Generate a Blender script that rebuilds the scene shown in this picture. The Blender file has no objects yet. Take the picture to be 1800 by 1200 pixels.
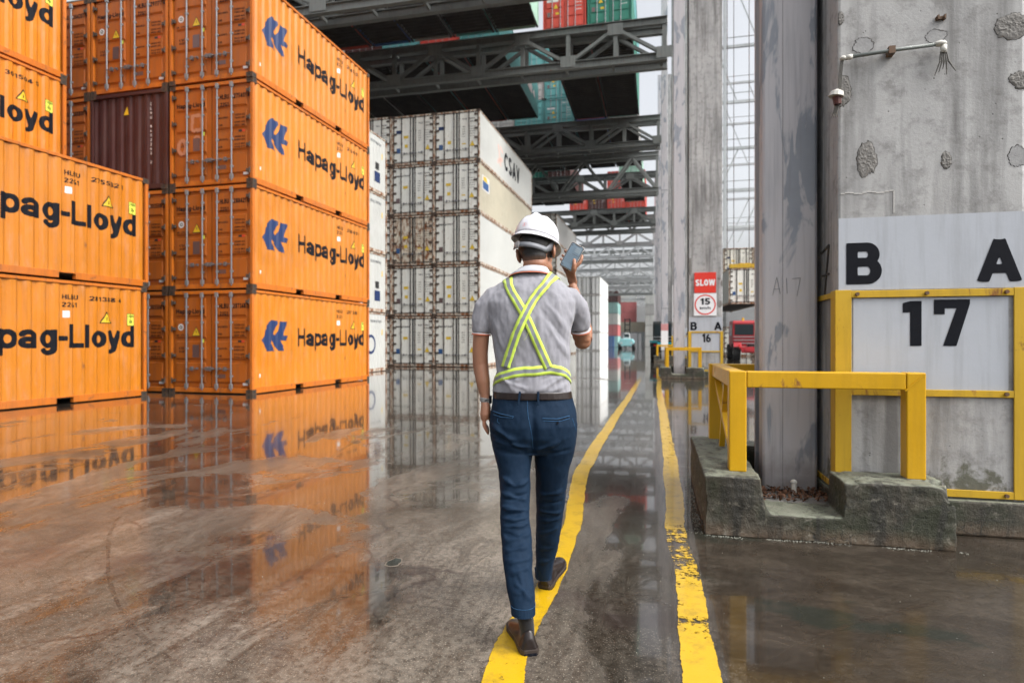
import bpy, bmesh, math, random
import numpy as np
from mathutils import Vector, Matrix, noise
from mathutils.bvhtree import BVHTree
R = math.radians
sc = bpy.context.scene
col = sc.collection
random.seed(7)

# ------------------------------------------------------------------ camera
F, VP, HC = 1080.0, 1155.0, 1.30            # focal length and yard vanishing point in 1800x1200 pixels
TH = math.atan((VP - 900) / F)
S, C = math.sin(TH), math.cos(TH)
cam = bpy.data.cameras.new('camera')
camo = bpy.data.objects.new('camera', cam); col.objects.link(camo)
camo.location = (0, 0, HC); camo.rotation_euler = (R(90), 0, TH)
cam.sensor_width = 36; cam.lens = 36 * F / 1800
cam.clip_start = 0.05; cam.clip_end = 3000
cam.dof.use_dof = True; cam.dof.focus_distance = 2.95; cam.dof.aperture_fstop = 2.6
sc.camera = camo

# ------------------------------------------------------------------ sky, sun, exposure
SUN_EL, SUN_AZ = 48, 106                      # azimuth: degrees clockwise from +Y
w = bpy.data.worlds.new('World'); sc.world = w; w.use_nodes = True
nt = w.node_tree; nt.nodes.clear()
sky = nt.nodes.new('ShaderNodeTexSky'); sky.sky_type = 'NISHITA'; sky.sun_disc = False
sky.sun_elevation = R(SUN_EL); sky.sun_rotation = R(SUN_AZ)
sky.air_density = 1.0; sky.dust_density = 7.0; sky.ozone_density = 1.0
hs = nt.nodes.new('ShaderNodeHueSaturation'); hs.inputs['Saturation'].default_value = 0.22
hs.inputs['Value'].default_value = 1.0
bg = nt.nodes.new('ShaderNodeBackground'); bg.inputs['Strength'].default_value = 0.15
wo = nt.nodes.new('ShaderNodeOutputWorld')
nt.links.new(sky.outputs[0], hs.inputs['Color']); nt.links.new(hs.outputs[0], bg.inputs[0]); nt.links.new(bg.outputs[0], wo.inputs[0])
sl = bpy.data.lights.new('sun', 'SUN'); sl.energy = 0.5; sl.angle = R(25); sl.color = (1.0, 0.96, 0.9)
so = bpy.data.objects.new('sun', sl); col.objects.link(so)
so.rotation_euler = Vector((math.sin(R(SUN_AZ)) * math.cos(R(SUN_EL)), math.cos(R(SUN_AZ)) * math.cos(R(SUN_EL)), math.sin(R(SUN_EL)))).to_track_quat('Z', 'Y').to_euler()
sc.view_settings.view_transform = 'Standard'; sc.view_settings.look = 'None'
sc.view_settings.exposure = 1.12; sc.view_settings.gamma = 1
sc.cycles.max_bounces = 6; sc.cycles.diffuse_bounces = 3; sc.cycles.glossy_bounces = 3
sc.cycles.transparent_max_bounces = 6; sc.cycles.use_denoising = True
sc.cycles.caustics_reflective = False; sc.cycles.caustics_refractive = False

# ------------------------------------------------------------------ helpers
def at(u, v, d):
    """point seen at pixel (u,v) of the 1800x1200 photograph at depth d"""
    xc = (u - 900) / F * d
    return Vector((-S * d + C * xc, C * d + S * xc, HC - (v - 600) * d / F))

def tag(o, label=None, cat=None, group=None, kind=None):
    if label: o['label'] = label
    if cat: o['category'] = cat
    if group: o['group'] = group
    if kind: o['kind'] = kind
    return o

def empty(name, loc=(0, 0, 0), rz=0.0):
    o = bpy.data.objects.new(name, None); col.objects.link(o)
    o.location = loc; o.rotation_euler = (0, 0, rz); o.empty_display_size = 0.2
    return o

def copy_tree(o, parent=None):
    c = o.copy(); col.objects.link(c); c.parent = parent
    for ch in list(o.children): copy_tree(ch, c)
    return c

class MB:
    def __init__(self): self.v = []; self.f = []; self.m = []
    def add(self, vs, fs, m=0):
        n = len(self.v); self.v += [tuple(p) for p in vs]
        self.f += [tuple(i + n for i in f) for f in fs]; self.m += [m] * len(fs); return self
    def box(self, x0, x1, y0, y1, z0, z1, m=0):
        if x0 > x1: x0, x1 = x1, x0
        if y0 > y1: y0, y1 = y1, y0
        if z0 > z1: z0, z1 = z1, z0
        return self.add([(x0,y0,z0),(x1,y0,z0),(x1,y1,z0),(x0,y1,z0),(x0,y0,z1),(x1,y0,z1),(x1,y1,z1),(x0,y1,z1)],
            [(0,3,2,1),(4,5,6,7),(0,1,5,4),(1,2,6,5),(2,3,7,6),(3,0,4,7)], m)
    def prism(self, pts, axis, a0, a1, m=0):
        """polygon pts extruded along axis ('x','y','z')"""
        def P(p, a): return {'x': (a, p[0], p[1]), 'y': (p[0], a, p[1]), 'z': (p[0], p[1], a)}[axis]
        n = len(pts); vs = [P(p, a0) for p in pts] + [P(p, a1) for p in pts]
        fs = [tuple(range(n))[::-1], tuple(range(n, 2*n))] + [(i, (i+1) % n, (i+1) % n + n, i + n) for i in range(n)]
        return self.add(vs, fs, m)
    def bar(self, p, q, w_, h_, m=0, up=(0,0,1)):
        p, q = Vector(p), Vector(q); d = (q - p).normalized(); u = Vector(up)
        if abs(d.dot(u)) > .98: u = Vector((0,1,0))
        r = d.cross(u).normalized(); u = r.cross(d)
        vs = []
        for e in (p, q):
            for a, b in ((-1,-1),(1,-1),(1,1),(-1,1)): vs.append(e + r*a*w_/2 + u*b*h_/2)
        return self.add(vs, [(0,3,2,1),(4,5,6,7),(0,1,5,4),(1,2,6,5),(2,3,7,6),(3,0,4,7)], m)
    def tube(self, pts, r, n=8, m=0, cap=True):
        pts = [Vector(p) for p in pts]; k = len(pts)
        rr = r if isinstance(r, (list, tuple)) else [r] * k
        rings = []
        ref = None
        for i, p in enumerate(pts):
            d = (pts[min(i+1, k-1)] - pts[max(i-1, 0)]).normalized()
            if ref is None:
                ref = Vector((0,0,1)) if abs(d.z) < .9 else Vector((1,0,0))
            a = d.cross(ref).normalized(); b = a.cross(d).normalized(); ref = b
            rings.append([p + (a*math.cos(2*math.pi*j/n) + b*math.sin(2*math.pi*j/n))*rr[i] for j in range(n)])
        vs = [q for ring in rings for q in ring]; fs = []
        for i in range(k-1):
            for j in range(n): fs.append((i*n+j, i*n+(j+1) % n, (i+1)*n+(j+1) % n, (i+1)*n+j))
        if cap: fs += [tuple(range(n))[::-1], tuple(range((k-1)*n, k*n))]
        return self.add(vs, fs, m)
    def loft(self, rings, m=0):
        """rings: lists of equally many points; capped"""
        n = len(rings[0]); vs = [q for r_ in rings for q in r_]; fs = []
        for i in range(len(rings)-1):
            for j in range(n): fs.append((i*n+j, i*n+(j+1) % n, (i+1)*n+(j+1) % n, (i+1)*n+j))
        fs += [tuple(range(n))[::-1], tuple(range((len(rings)-1)*n, len(rings)*n))]
        return self.add(vs, fs, m)
    def ball(self, c, r, rot=None, nu=16, nv=10, m=0):
        c = Vector(c); r = Vector(r) if not isinstance(r, (int, float)) else Vector((r, r, r))
        vs = [(0,0,-1)]; fs = []
        for i in range(1, nv):
            t = -math.pi/2 + math.pi*i/nv
            for j in range(nu):
                a = 2*math.pi*j/nu; vs.append((math.cos(t)*math.cos(a), math.cos(t)*math.sin(a), math.sin(t)))
        vs.append((0,0,1)); top = len(vs)-1
        for j in range(nu):
            fs.append((0, 1+(j+1) % nu, 1+j)); fs.append((top, top-nu+j, top-nu+(j+1) % nu))
        for i in range(nv-2):
            for j in range(nu): fs.append((1+i*nu+j, 1+i*nu+(j+1) % nu, 1+(i+1)*nu+(j+1) % nu, 1+(i+1)*nu+j))
        out = []
        for p in vs:
            p = Vector((p[0]*r.x, p[1]*r.y, p[2]*r.z))
            if rot is not None: p = rot @ p
            out.append(p + c)
        return self.add(out, fs, m)
    def mesh(self, name, mats):
        me = bpy.data.meshes.new(name); me.from_pydata(self.v, [], self.f); me.update()
        for mt in (mats if isinstance(mats, (list, tuple)) else [mats]): me.materials.append(mt)
        me.polygons.foreach_set('material_index', self.m); return me
    def build(self, name, mats, parent=None, smooth=False, bevel=0.0, loc=None, recalc=False):
        me = self.mesh(name, mats)
        if recalc:
            b = bmesh.new(); b.from_mesh(me); bmesh.ops.recalc_face_normals(b, faces=b.faces); b.to_mesh(me); b.free()
        o = bpy.data.objects.new(name, me); col.objects.link(o); o.parent = parent
        if loc is not None: o.location = loc
        if smooth:
            me.polygons.foreach_set('use_smooth', [True]*len(me.polygons))
        if bevel:
            b = o.modifiers.new('bevel', 'BEVEL'); b.width = bevel; b.segments = 2; b.limit_method = 'ANGLE'; b.angle_limit = R(40)
        return o

def bake(o, mods):
    """apply a list of (type, settings) to object o"""
    for ty, st in mods:
        md = o.modifiers.new(ty, ty)
        for k, v in st.items(): setattr(md, k, v)
    dg = bpy.context.evaluated_depsgraph_get(); dg.update()
    me = bpy.data.meshes.new_from_object(o.evaluated_get(dg))
    o.modifiers.clear(); o.data = me
    me.polygons.foreach_set('use_smooth', [True]*len(me.polygons)); me.update()
    return o

# lettering: every glyph is a set of pen strokes; their union is traced on a fine grid
def _arc(cx, cy, rx, ry, a0, a1):
    n = max(4, int(abs(a1 - a0) / 12)); return [(cx + rx * math.cos(R(a0 + (a1 - a0) * i / n)), cy + ry * math.sin(R(a0 + (a1 - a0) * i / n))) for i in range(n + 1)]
def glyph(c, w):
    """strokes (polylines) and width of one character; capital height 1, pen width w"""
    h = w / 2; A = _arc; X = .75; W = .70; m = W / 2; r = m - h; t = 1 - h
    def l(*p): return [(p[i], p[i + 1]) for i in range(0, len(p), 2)]
    bw = .62; br = bw / 2 - h; bc = bw / 2; by = X / 2; bh = X / 2 - h; k = bw - h          # lower-case bowl
    D = {
     'H': ([l(h,0,h,1), l(k+.08,0,k+.08,1), l(h,.52,k+.08,.52)], k+.08+h), 'a': ([l(k,0,k,.50), A(bc,.50,br,X-h-.50,0,170), A(bc-.01,.235,br,.235-h,0,360)], bw+.02),
     'p': ([l(h,-.26,h,X), A(bc+.02,by,br,bh,0,360)], bw+.02), 'g': ([l(k,.0,k,X), A(bc,by,br,bh,0,360), A(bc,.0,br,.19,0,-165)], bw),
     'L': ([l(h,0,h,1), l(0,h,.56,h)], .56), 'l': ([l(h,0,h,1)], w), 'o': ([A(bc,by,br,bh,0,360)], bw), 'y': ([l(h*.9,X,.30,.04), l(.58-h*.9,X,.27,-.08), A(.13,-.04,.15,.14,-10,-95)], .58),
     'd': ([l(k,0,k,1), A(bc,by,br,bh,0,360)], bw), 'k': ([l(h,0,h,1), l(h,.3,.48,X), l(.2,.4,.5,0)], .54), 'm': ([l(h,0,h,X), A(.3,X-.24,.3-h,.24-h,180,0), l(.6-h,0,.6-h,X-.24), A(.6+.3-w,X-.24,.3-h,.24-h,180,0), l(1.2-w-h,0,1.2-w-h,X-.24)], 1.2-w), 'h': ([l(h,0,h,1), A(.29,X-.26,.29-h,.26-h,180,0), l(.58-h,0,.58-h,X-.26)], .58),
     '-': ([l(0,.40,.34,.40)], .34), '.': ([l(0,h,w,h)], w), '/': ([l(.03,-.03,.37,1.03)], .40), ' ': ([], .30),
     'A': ([l(h*.8,0,.36,1.0-h*.4), l(.72-h*.8,0,.36,1.0-h*.4), l(.16,.30,.56,.30)], .72), 'B': ([l(h,0,h,1), l(h,t,.38,t), l(h,.53,.40,.53), l(h,h,.40,h), A(.38,(t+.53)/2,.60-.38-h+.02,(t-.53)/2,90,-90), A(.40,(.53+h)/2,.66-.40-h,(.53-h)/2,90,-90)], .66),
     'C': ([A(m,.5,r,t-.5,42,318)], W), 'D': ([l(h,0,h,1), l(h,t,.32,t), l(h,h,.32,h), A(.32,.5,W-.32-h,t-.5,90,-90)], W), 'E': ([l(h,0,h,1), l(h,t,.6,t), l(h,.52,.56,.52), l(h,h,.6,h)], .6), 'F': ([l(h,0,h,1), l(h,t,.58,t), l(h,.50,.53,.50)], .58),
     'G': ([A(m,.5,r,t-.5,42,350), l(.38,.44,W,.44), l(W-h,0,W-h,.5)], W), 'I': ([l(h,0,h,1)], w), 'K': ([l(h,0,h,1), l(h,.35,.62,1), l(.22,.5,.66,0)], .68), 'M': ([l(h,0,h,1), l(.82-h,0,.82-h,1), l(h,1,.41,.12), l(.82-h,1,.41,.12)], .82), 'N': ([l(h,0,h,1), l(W-h,0,W-h,1), l(h,1,W-h,0)], W),
     'O': ([A(m,.5,r,t-.5,0,360)], W), 'Q': ([A(m,.5,r,t-.5,0,360), l(.42,.3,.70,0)], W), 'P': ([l(h,0,h,1), l(h,t,.38,t), l(h,.45,.38,.45), A(.38,(t+.45)/2,.64-.38-h,(t-.45)/2,90,-90)], .64), 'R': ([l(h,0,h,1), l(h,t,.40,t), l(h,.49,.40,.49), A(.40,(t+.49)/2,.66-.40-h,(t-.49)/2,90,-90), l(.36,.49,.64-h*.5,0)], .68),
     'S': ([A(.33,.745,.33-h,.255-h,40,200)+A(.33,.25,.33-h,.25-h+.01,70,-150)], .66), 'T': ([l(0,t,.64,t), l(.32,0,.32,1)], .64), 'U': ([l(h,.32,h,1), l(W-h,.32,W-h,1), A(m,.32,r,.32-h,180,360)], W), 'V': ([l(h*.8,1,.35,.04), l(.70-h*.8,1,.35,.04)], .70), 'W': ([l(h*.8,1,.26,.03), l(.26,.03,.49,.97), l(.49,.97,.72,.03), l(.72,.03,.98-h*.8,1)], .98),
     'X': ([l(h,1,.66-h,0), l(.66-h,1,h,0)], .66), 'Y': ([l(h,1,.34,.45), l(.68-h,1,.34,.45), l(.34,0,.34,.5)], .68), 'Z': ([l(0,t,.62,t), l(.6-h,t,h,h), l(0,h,.62,h)], .62),
     '0': ([A(.31,.5,.31-h,t-.5,0,360)], .62), '1': ([l(.30,0,.30,1), l(.30,t-.02,.06,t-.16)], .30+h), '2': ([A(.31,.70,.31-h,.30-h,170,-25)+[(h,h)], l(0,h,.60,h)], .62), '3': ([A(.30,.745,.28-h,.255-h,160,-90), A(.31,.27,.31-h,.27-h,90,-160)], .62), '4': ([l(.43,0,.43,1), l(.43,1-h*.5,h*.7,.30), l(0,.27,.62,.27)], .62),
     '5': ([l(.08,t,.57,t), l(.08+h,t,h*1.1,.52), A(.30,.32,.32-h,.32-h,125,-150)], .62), '6': ([A(.31,.31,.31-h,.31-h,0,360), A(.45,.31,.45-h,.69-h,180,103)], .62), '7': ([l(0,t,.60,t), l(.60-h,t,.22,0)], .60), '8': ([A(.31,.76,.28-h,.24-h,0,360), A(.31,.27,.31-h,.27-h,0,360)], .62), '9': ([A(.31,.69,.31-h,.31-h,0,360), A(.17,.69,.45-h,.69-h,0,-77)], .62),
    }
    return D.get(c, D['-'])
_gc = {}
def glyph_mesh(c, w, cell):
    key = (c, round(w, 3), cell)
    if key in _gc: return _gc[key]
    strokes, adv = glyph(c, w); h = w / 2
    if not strokes: _gc[key] = ([], [], adv); return _gc[key]
    x0, y0 = -.04, -.34; nx = int((adv + .08) / cell) + 2; ny = int(1.42 / cell) + 2
    gx, gy = np.meshgrid(x0 + cell * np.arange(nx), y0 + cell * np.arange(ny), indexing='ij'); sd = np.full(gx.shape, 9.0)
    for pl in strokes:
        closed = len(pl) > 3 and math.dist(pl[0], pl[-1]) < 1e-4
        for i in range(len(pl) - 1):
            ax, ay = pl[i]; bx, by = pl[i + 1]; L = math.hypot(bx - ax, by - ay)
            if L < 1e-6: continue
            dx, dy = (bx - ax) / L, (by - ay) / L; s_ = (gx - ax) * dx + (gy - ay) * dy; p = np.abs(-(gx - ax) * dy + (gy - ay) * dx); d = p - h
            lo = np.maximum(p - h, -s_) if (i == 0 and not closed) else np.hypot(np.minimum(s_, 0), p) - h
            hi = np.maximum(p - h, s_ - L) if (i == len(pl) - 2 and not closed) else np.hypot(np.maximum(s_ - L, 0), p) - h
            sd = np.minimum(sd, np.where(s_ < 0, lo, np.where(s_ > L, hi, d)))
    if c in 'ALTBEFHDPRy': sd = np.maximum(sd, np.maximum(gy - 1.0, -gy if c != 'y' else -9))
    vs = []; fs = []; idx = {}
    def vert(k, x, y):
        if k not in idx: idx[k] = len(vs); vs.append((x, y))
        return idx[k]
    ins = sd < 0; act = ins[:-1, :-1] | ins[1:, :-1] | ins[1:, 1:] | ins[:-1, 1:]
    for i, j in np.argwhere(act):
        cs = ((i, j), (i + 1, j), (i + 1, j + 1), (i, j + 1)); poly = []
        for a in range(4):
            p, q = cs[a], cs[(a + 1) % 4]
            if ins[p]: poly.append(vert(p, gx[p], gy[p]))
            if ins[p] != ins[q]:
                t = sd[p] / (sd[p] - sd[q]); k = (p, q) if p < q else (q, p); poly.append(vert(k, gx[p] + (gx[q] - gx[p]) * t, gy[p] + (gy[q] - gy[p]) * t))
        if len(poly) > 2: fs.append(tuple(poly))
    _gc[key] = (vs, fs, adv); return _gc[key]
def text_fit(s, width, cap, bold=0.02, gap=.085):
    """outline of s scaled to a width and a capital height; baseline at 0"""
    w_ = .13 + bold * 2; cell = .024 if cap > .2 else (.05 if cap > .085 else .10); vs = []; fs = []; x = 0
    for c in s:
        gv, gf, adv = glyph_mesh(c, w_, cell); n = len(vs)
        vs += [(a + x, b) for a, b in gv]; fs += [tuple(i + n for i in f) for f in gf]; x += adv + (gap if c.isupper() or c.isdigit() else gap * .7)
    x -= gap
    return [(a * width / x, b * cap) for a, b in vs], fs
def add_text(mb, s, width, cap, fn, bold=0.02, m=0):
    vs, fs = text_fit(s, width, cap, bold)
    mb.add([fn(a, b) for a, b in vs], fs, m)

# ------------------------------------------------------------------ materials
def new_mat(name):
    m = bpy.data.materials.new(name); m.use_nodes = True
    n = m.node_tree; n.nodes.clear()
    out = n.nodes.new('ShaderNodeOutputMaterial'); b = n.nodes.new('ShaderNodeBsdfPrincipled')
    n.links.new(b.outputs[0], out.inputs[0])
    return m, n, b
def N(n, t, **k):
    x = n.nodes.new(t)
    for a, b in k.items(): setattr(x, a, b)
    return x
def coords(n, scale=(1,1,1), kind='Object', rot=(0,0,0)):
    tc = N(n, 'ShaderNodeTexCoord'); mp = N(n, 'ShaderNodeMapping')
    mp.inputs['Scale'].default_value = scale; mp.inputs['Rotation'].default_value = rot
    n.links.new(tc.outputs[kind], mp.inputs[0]); return mp.outputs[0]
def noise_n(n, vec, scale, detail=6, rough=.6, dist=0.0):
    x = N(n, 'ShaderNodeTexNoise'); x.inputs['Scale'].default_value = scale; x.inputs['Detail'].default_value = detail
    x.inputs['Roughness'].default_value = rough; x.inputs['Distortion'].default_value = dist
    n.links.new(vec, x.inputs['Vector']); return x.outputs['Fac']
def ramp(n, fac, stops):
    x = N(n, 'ShaderNodeValToRGB'); el = x.color_ramp.elements
    while len(el) < len(stops): el.new(0.5)
    for e, (p, c_) in zip(el, stops):
        e.position = p; e.color = (*c_, 1) if len(c_) == 3 else c_
    n.links.new(fac, x.inputs[0]); return x.outputs[0]
def g(v): return (v, v, v)
def mix(n, fac, a, b, mode='MIX'):
    x = N(n, 'ShaderNodeMix', data_type='RGBA', blend_type=mode)
    for inp, val in ((x.inputs[0], fac), (x.inputs[6], a), (x.inputs[7], b)):
        if hasattr(val, 'links') or hasattr(val, 'is_linked'): n.links.new(val, inp)
        elif isinstance(val, (int, float)): inp.default_value = val
        else: inp.default_value = (*val, 1)
    return x.outputs[2]
def bump(n, b, h, strength=.3, dist=.01):
    x = N(n, 'ShaderNodeBump'); x.inputs['Strength'].default_value = strength; x.inputs['Distance'].default_value = dist
    n.links.new(h, x.inputs['Height']); n.links.new(x.outputs[0], b.inputs['Normal'])
    return x

def paint(name, c_, rough=.45, dirt=.35, rust=0.0, metallic=0.0, sc_=1.0, dirtcol=(.09,.06,.04), bumps=.15, rnd=.1, spots=True, chalk=0.0):
    """weathered paint: vertical run marks, blotches, chips and rust"""
    m, n, b = new_mat(name)
    v = coords(n); vs = coords(n, (7, 7, .55))
    big = noise_n(n, v, 1.1*sc_, 8, .65, .4); st = noise_n(n, vs, 1.6*sc_, 7, .65); fine = noise_n(n, v, 34*sc_, 6, .7)
    oi = N(n, 'ShaderNodeObjectInfo')
    rv = N(n, 'ShaderNodeMapRange'); rv.inputs['To Min'].default_value = 1-rnd; rv.inputs['To Max'].default_value = 1+rnd*.4
    n.links.new(oi.outputs['Random'], rv.inputs[0])
    base = mix(n, 1.0, c_, rv.outputs[0], 'MULTIPLY')
    # slight fading of the paint
    fade = mix(n, ramp(n, big, [(.35, g(0)), (.75, g(1))]), base, tuple(min(1, x*1.12+.015) for x in c_))
    d1 = ramp(n, st, [(.48, g(0)), (.80, g(dirt))]); d2 = ramp(n, big, [(.55, g(0)), (.85, g(dirt*.8))])
    cc = mix(n, d1, fade, dirtcol); cc = mix(n, d2, cc, dirtcol)
    if chalk: cc = mix(n, ramp(n, noise_n(n, coords(n, (3,3,.8)), 2.2, 7, .7), [(.52, g(0)), (.72, g(chalk))]), cc, g(.55))
    if spots: cc = mix(n, ramp(n, fine, [(.70, g(0)), (.74, g(.75))]), cc, (.07,.04,.025))
    if rust:
        rn = noise_n(n, coords(n, (2.2, 2.2, 1.1)), 2.6*sc_, 10, .72, .6)
        rf = ramp(n, rn, [(.66-rust*.3, g(0)), (.72-rust*.22, g(1))])
        rc = mix(n, noise_n(n, v, 22, 5, .7), (.10,.035,.015), (.30,.12,.045))
        cc = mix(n, rf, cc, rc)
        rr = mix(n, rf, g(rough), g(.85)); n.links.new(rr, b.inputs['Roughness'])
    else:
        n.links.new(ramp(n, big, [(.3, g(max(.05, rough-.1))), (.8, g(min(1, rough+.18)))]), b.inputs['Roughness'])
    n.links.new(cc, b.inputs['Base Color']); b.inputs['Metallic'].default_value = metallic
    b.inputs['Specular IOR Level'].default_value = .32
    if bumps: bump(n, b, mix(n, .35, noise_n(n, v, 3.2*sc_, 5, .6), fine), bumps, .012)
    return m
def plain(name, c_, rough=.5, metallic=0.0, var=.12, scale=12, bumps=0.0, bscale=60):
    m, n, b = new_mat(name)
    f_ = noise_n(n, coords(n), scale, 6, .6)
    n.links.new(mix(n, f_, tuple(x*(1-var) for x in c_), tuple(min(1, x*(1+var)) for x in c_)), b.inputs['Base Color'])
    b.inputs['Roughness'].default_value = rough; b.inputs['Metallic'].default_value = metallic
    if bumps: bump(n, b, noise_n(n, coords(n), bscale, 4, .6), bumps, .004)
    return m

M = {}
M['orange'] = paint('orange_container_paint', (.52,.172,.008), .36, .34, rnd=.14, chalk=.10, rust=.02, bumps=.3)
M['orange_frame'] = paint('orange_frame_paint', (.47,.125,.006), .5, .45, rust=.30, rnd=.08)
M['orange_door'] = paint('orange_door_paint', (.35,.088,.004), .45, .50, rust=.08, rnd=.06)
M['brown'] = paint('brown_container_paint', (.048,.011,.009), .5, .3, rnd=.05)
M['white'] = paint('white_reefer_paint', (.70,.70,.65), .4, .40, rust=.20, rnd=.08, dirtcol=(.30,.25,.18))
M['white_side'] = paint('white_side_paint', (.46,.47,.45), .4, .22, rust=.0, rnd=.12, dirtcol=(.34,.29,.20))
M['cream_side'] = paint('cream_side_paint', (.42,.39,.30), .45, .35, rust=.05, rnd=.05, dirtcol=(.28,.20,.11))
M['white_frame'] = paint('rusty_white_frame', (.50,.47,.40), .55, .6, rust=.72, rnd=.05, dirtcol=(.22,.15,.08))
M['teal'] = paint('teal_container_paint', (.09,.30,.30), .5, .25, rnd=.2)
M['green'] = paint('green_container_paint', (.02,.17,.12), .5, .25, rnd=.2)
M['palegreen'] = paint('pale_green_container_paint', (.30,.48,.38), .5, .25, rnd=.1)
M['red'] = paint('red_container_paint', (.50,.055,.035), .5, .25, rnd=.2)
M['blue'] = paint('blue_container_paint', (.02,.09,.30), .5, .25, rnd=.2)
M['grey'] = paint('grey_container_paint', (.34,.34,.33), .5, .3, rust=.1, rnd=.2)
M['under'] = paint('container_underside', (.016,.012,.010), .85, .3, rust=.05, rnd=.2)
M['gasket'] = plain('black_rubber', (.012,.012,.012), .7)
M['ink'] = plain('black_marking', (.006,.007,.011), .62, var=.3)
M['ink'].node_tree.nodes['Principled BSDF'].inputs['Specular IOR Level'].default_value = .12
M['inkblue'] = plain('blue_marking', (.004,.022,.095), .6, var=.12)
M['galv'] = paint('galvanised_steel', (.25,.265,.28), .45, .35, metallic=.45, rust=.05, rnd=.1)
M['casting'] = paint('corner_casting_steel', (.050,.030,.018), .7, .5, rust=.3, rnd=.2)
M['darksteel'] = paint('dark_hinge_steel', (.06,.045,.035), .6, .4, rust=.35, rnd=.1)
M['truss'] = paint('grey_truss_steel', (.125,.135,.13), .55, .55, rust=.14, rnd=.25, dirtcol=(.03,.03,.028))
M['truss_far'] = paint('washed_out_truss_steel', (.42,.44,.45), .55, .25, rust=.03, rnd=.25, dirtcol=(.08,.08,.08))  # paler copy of the truss steel, overexposure painted into its colour
M['stkY'] = plain('yellow_sticker', (.62,.42,.015), .5)
M['stkG'] = plain('lime_sticker', (.62,.68,.08), .5)
M['stkB'] = plain('blue_sticker', (.02,.08,.22), .5)
M['stkW'] = plain('white_sticker', (.62,.62,.62), .5)
M['stkR'] = plain('red_sticker', (.55,.05,.02), .5)
M['stkK'] = plain('black_sticker', (.02,.02,.02), .5)
M['plate'] = plain('data_plate', (.16,.11,.11), .4, metallic=.5)
M['inkgrey'] = plain('grey_marking', (.16,.17,.18), .5)
M['inkfade'] = plain('faded_red_marking', (.66,.44,.38), .5)
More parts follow.
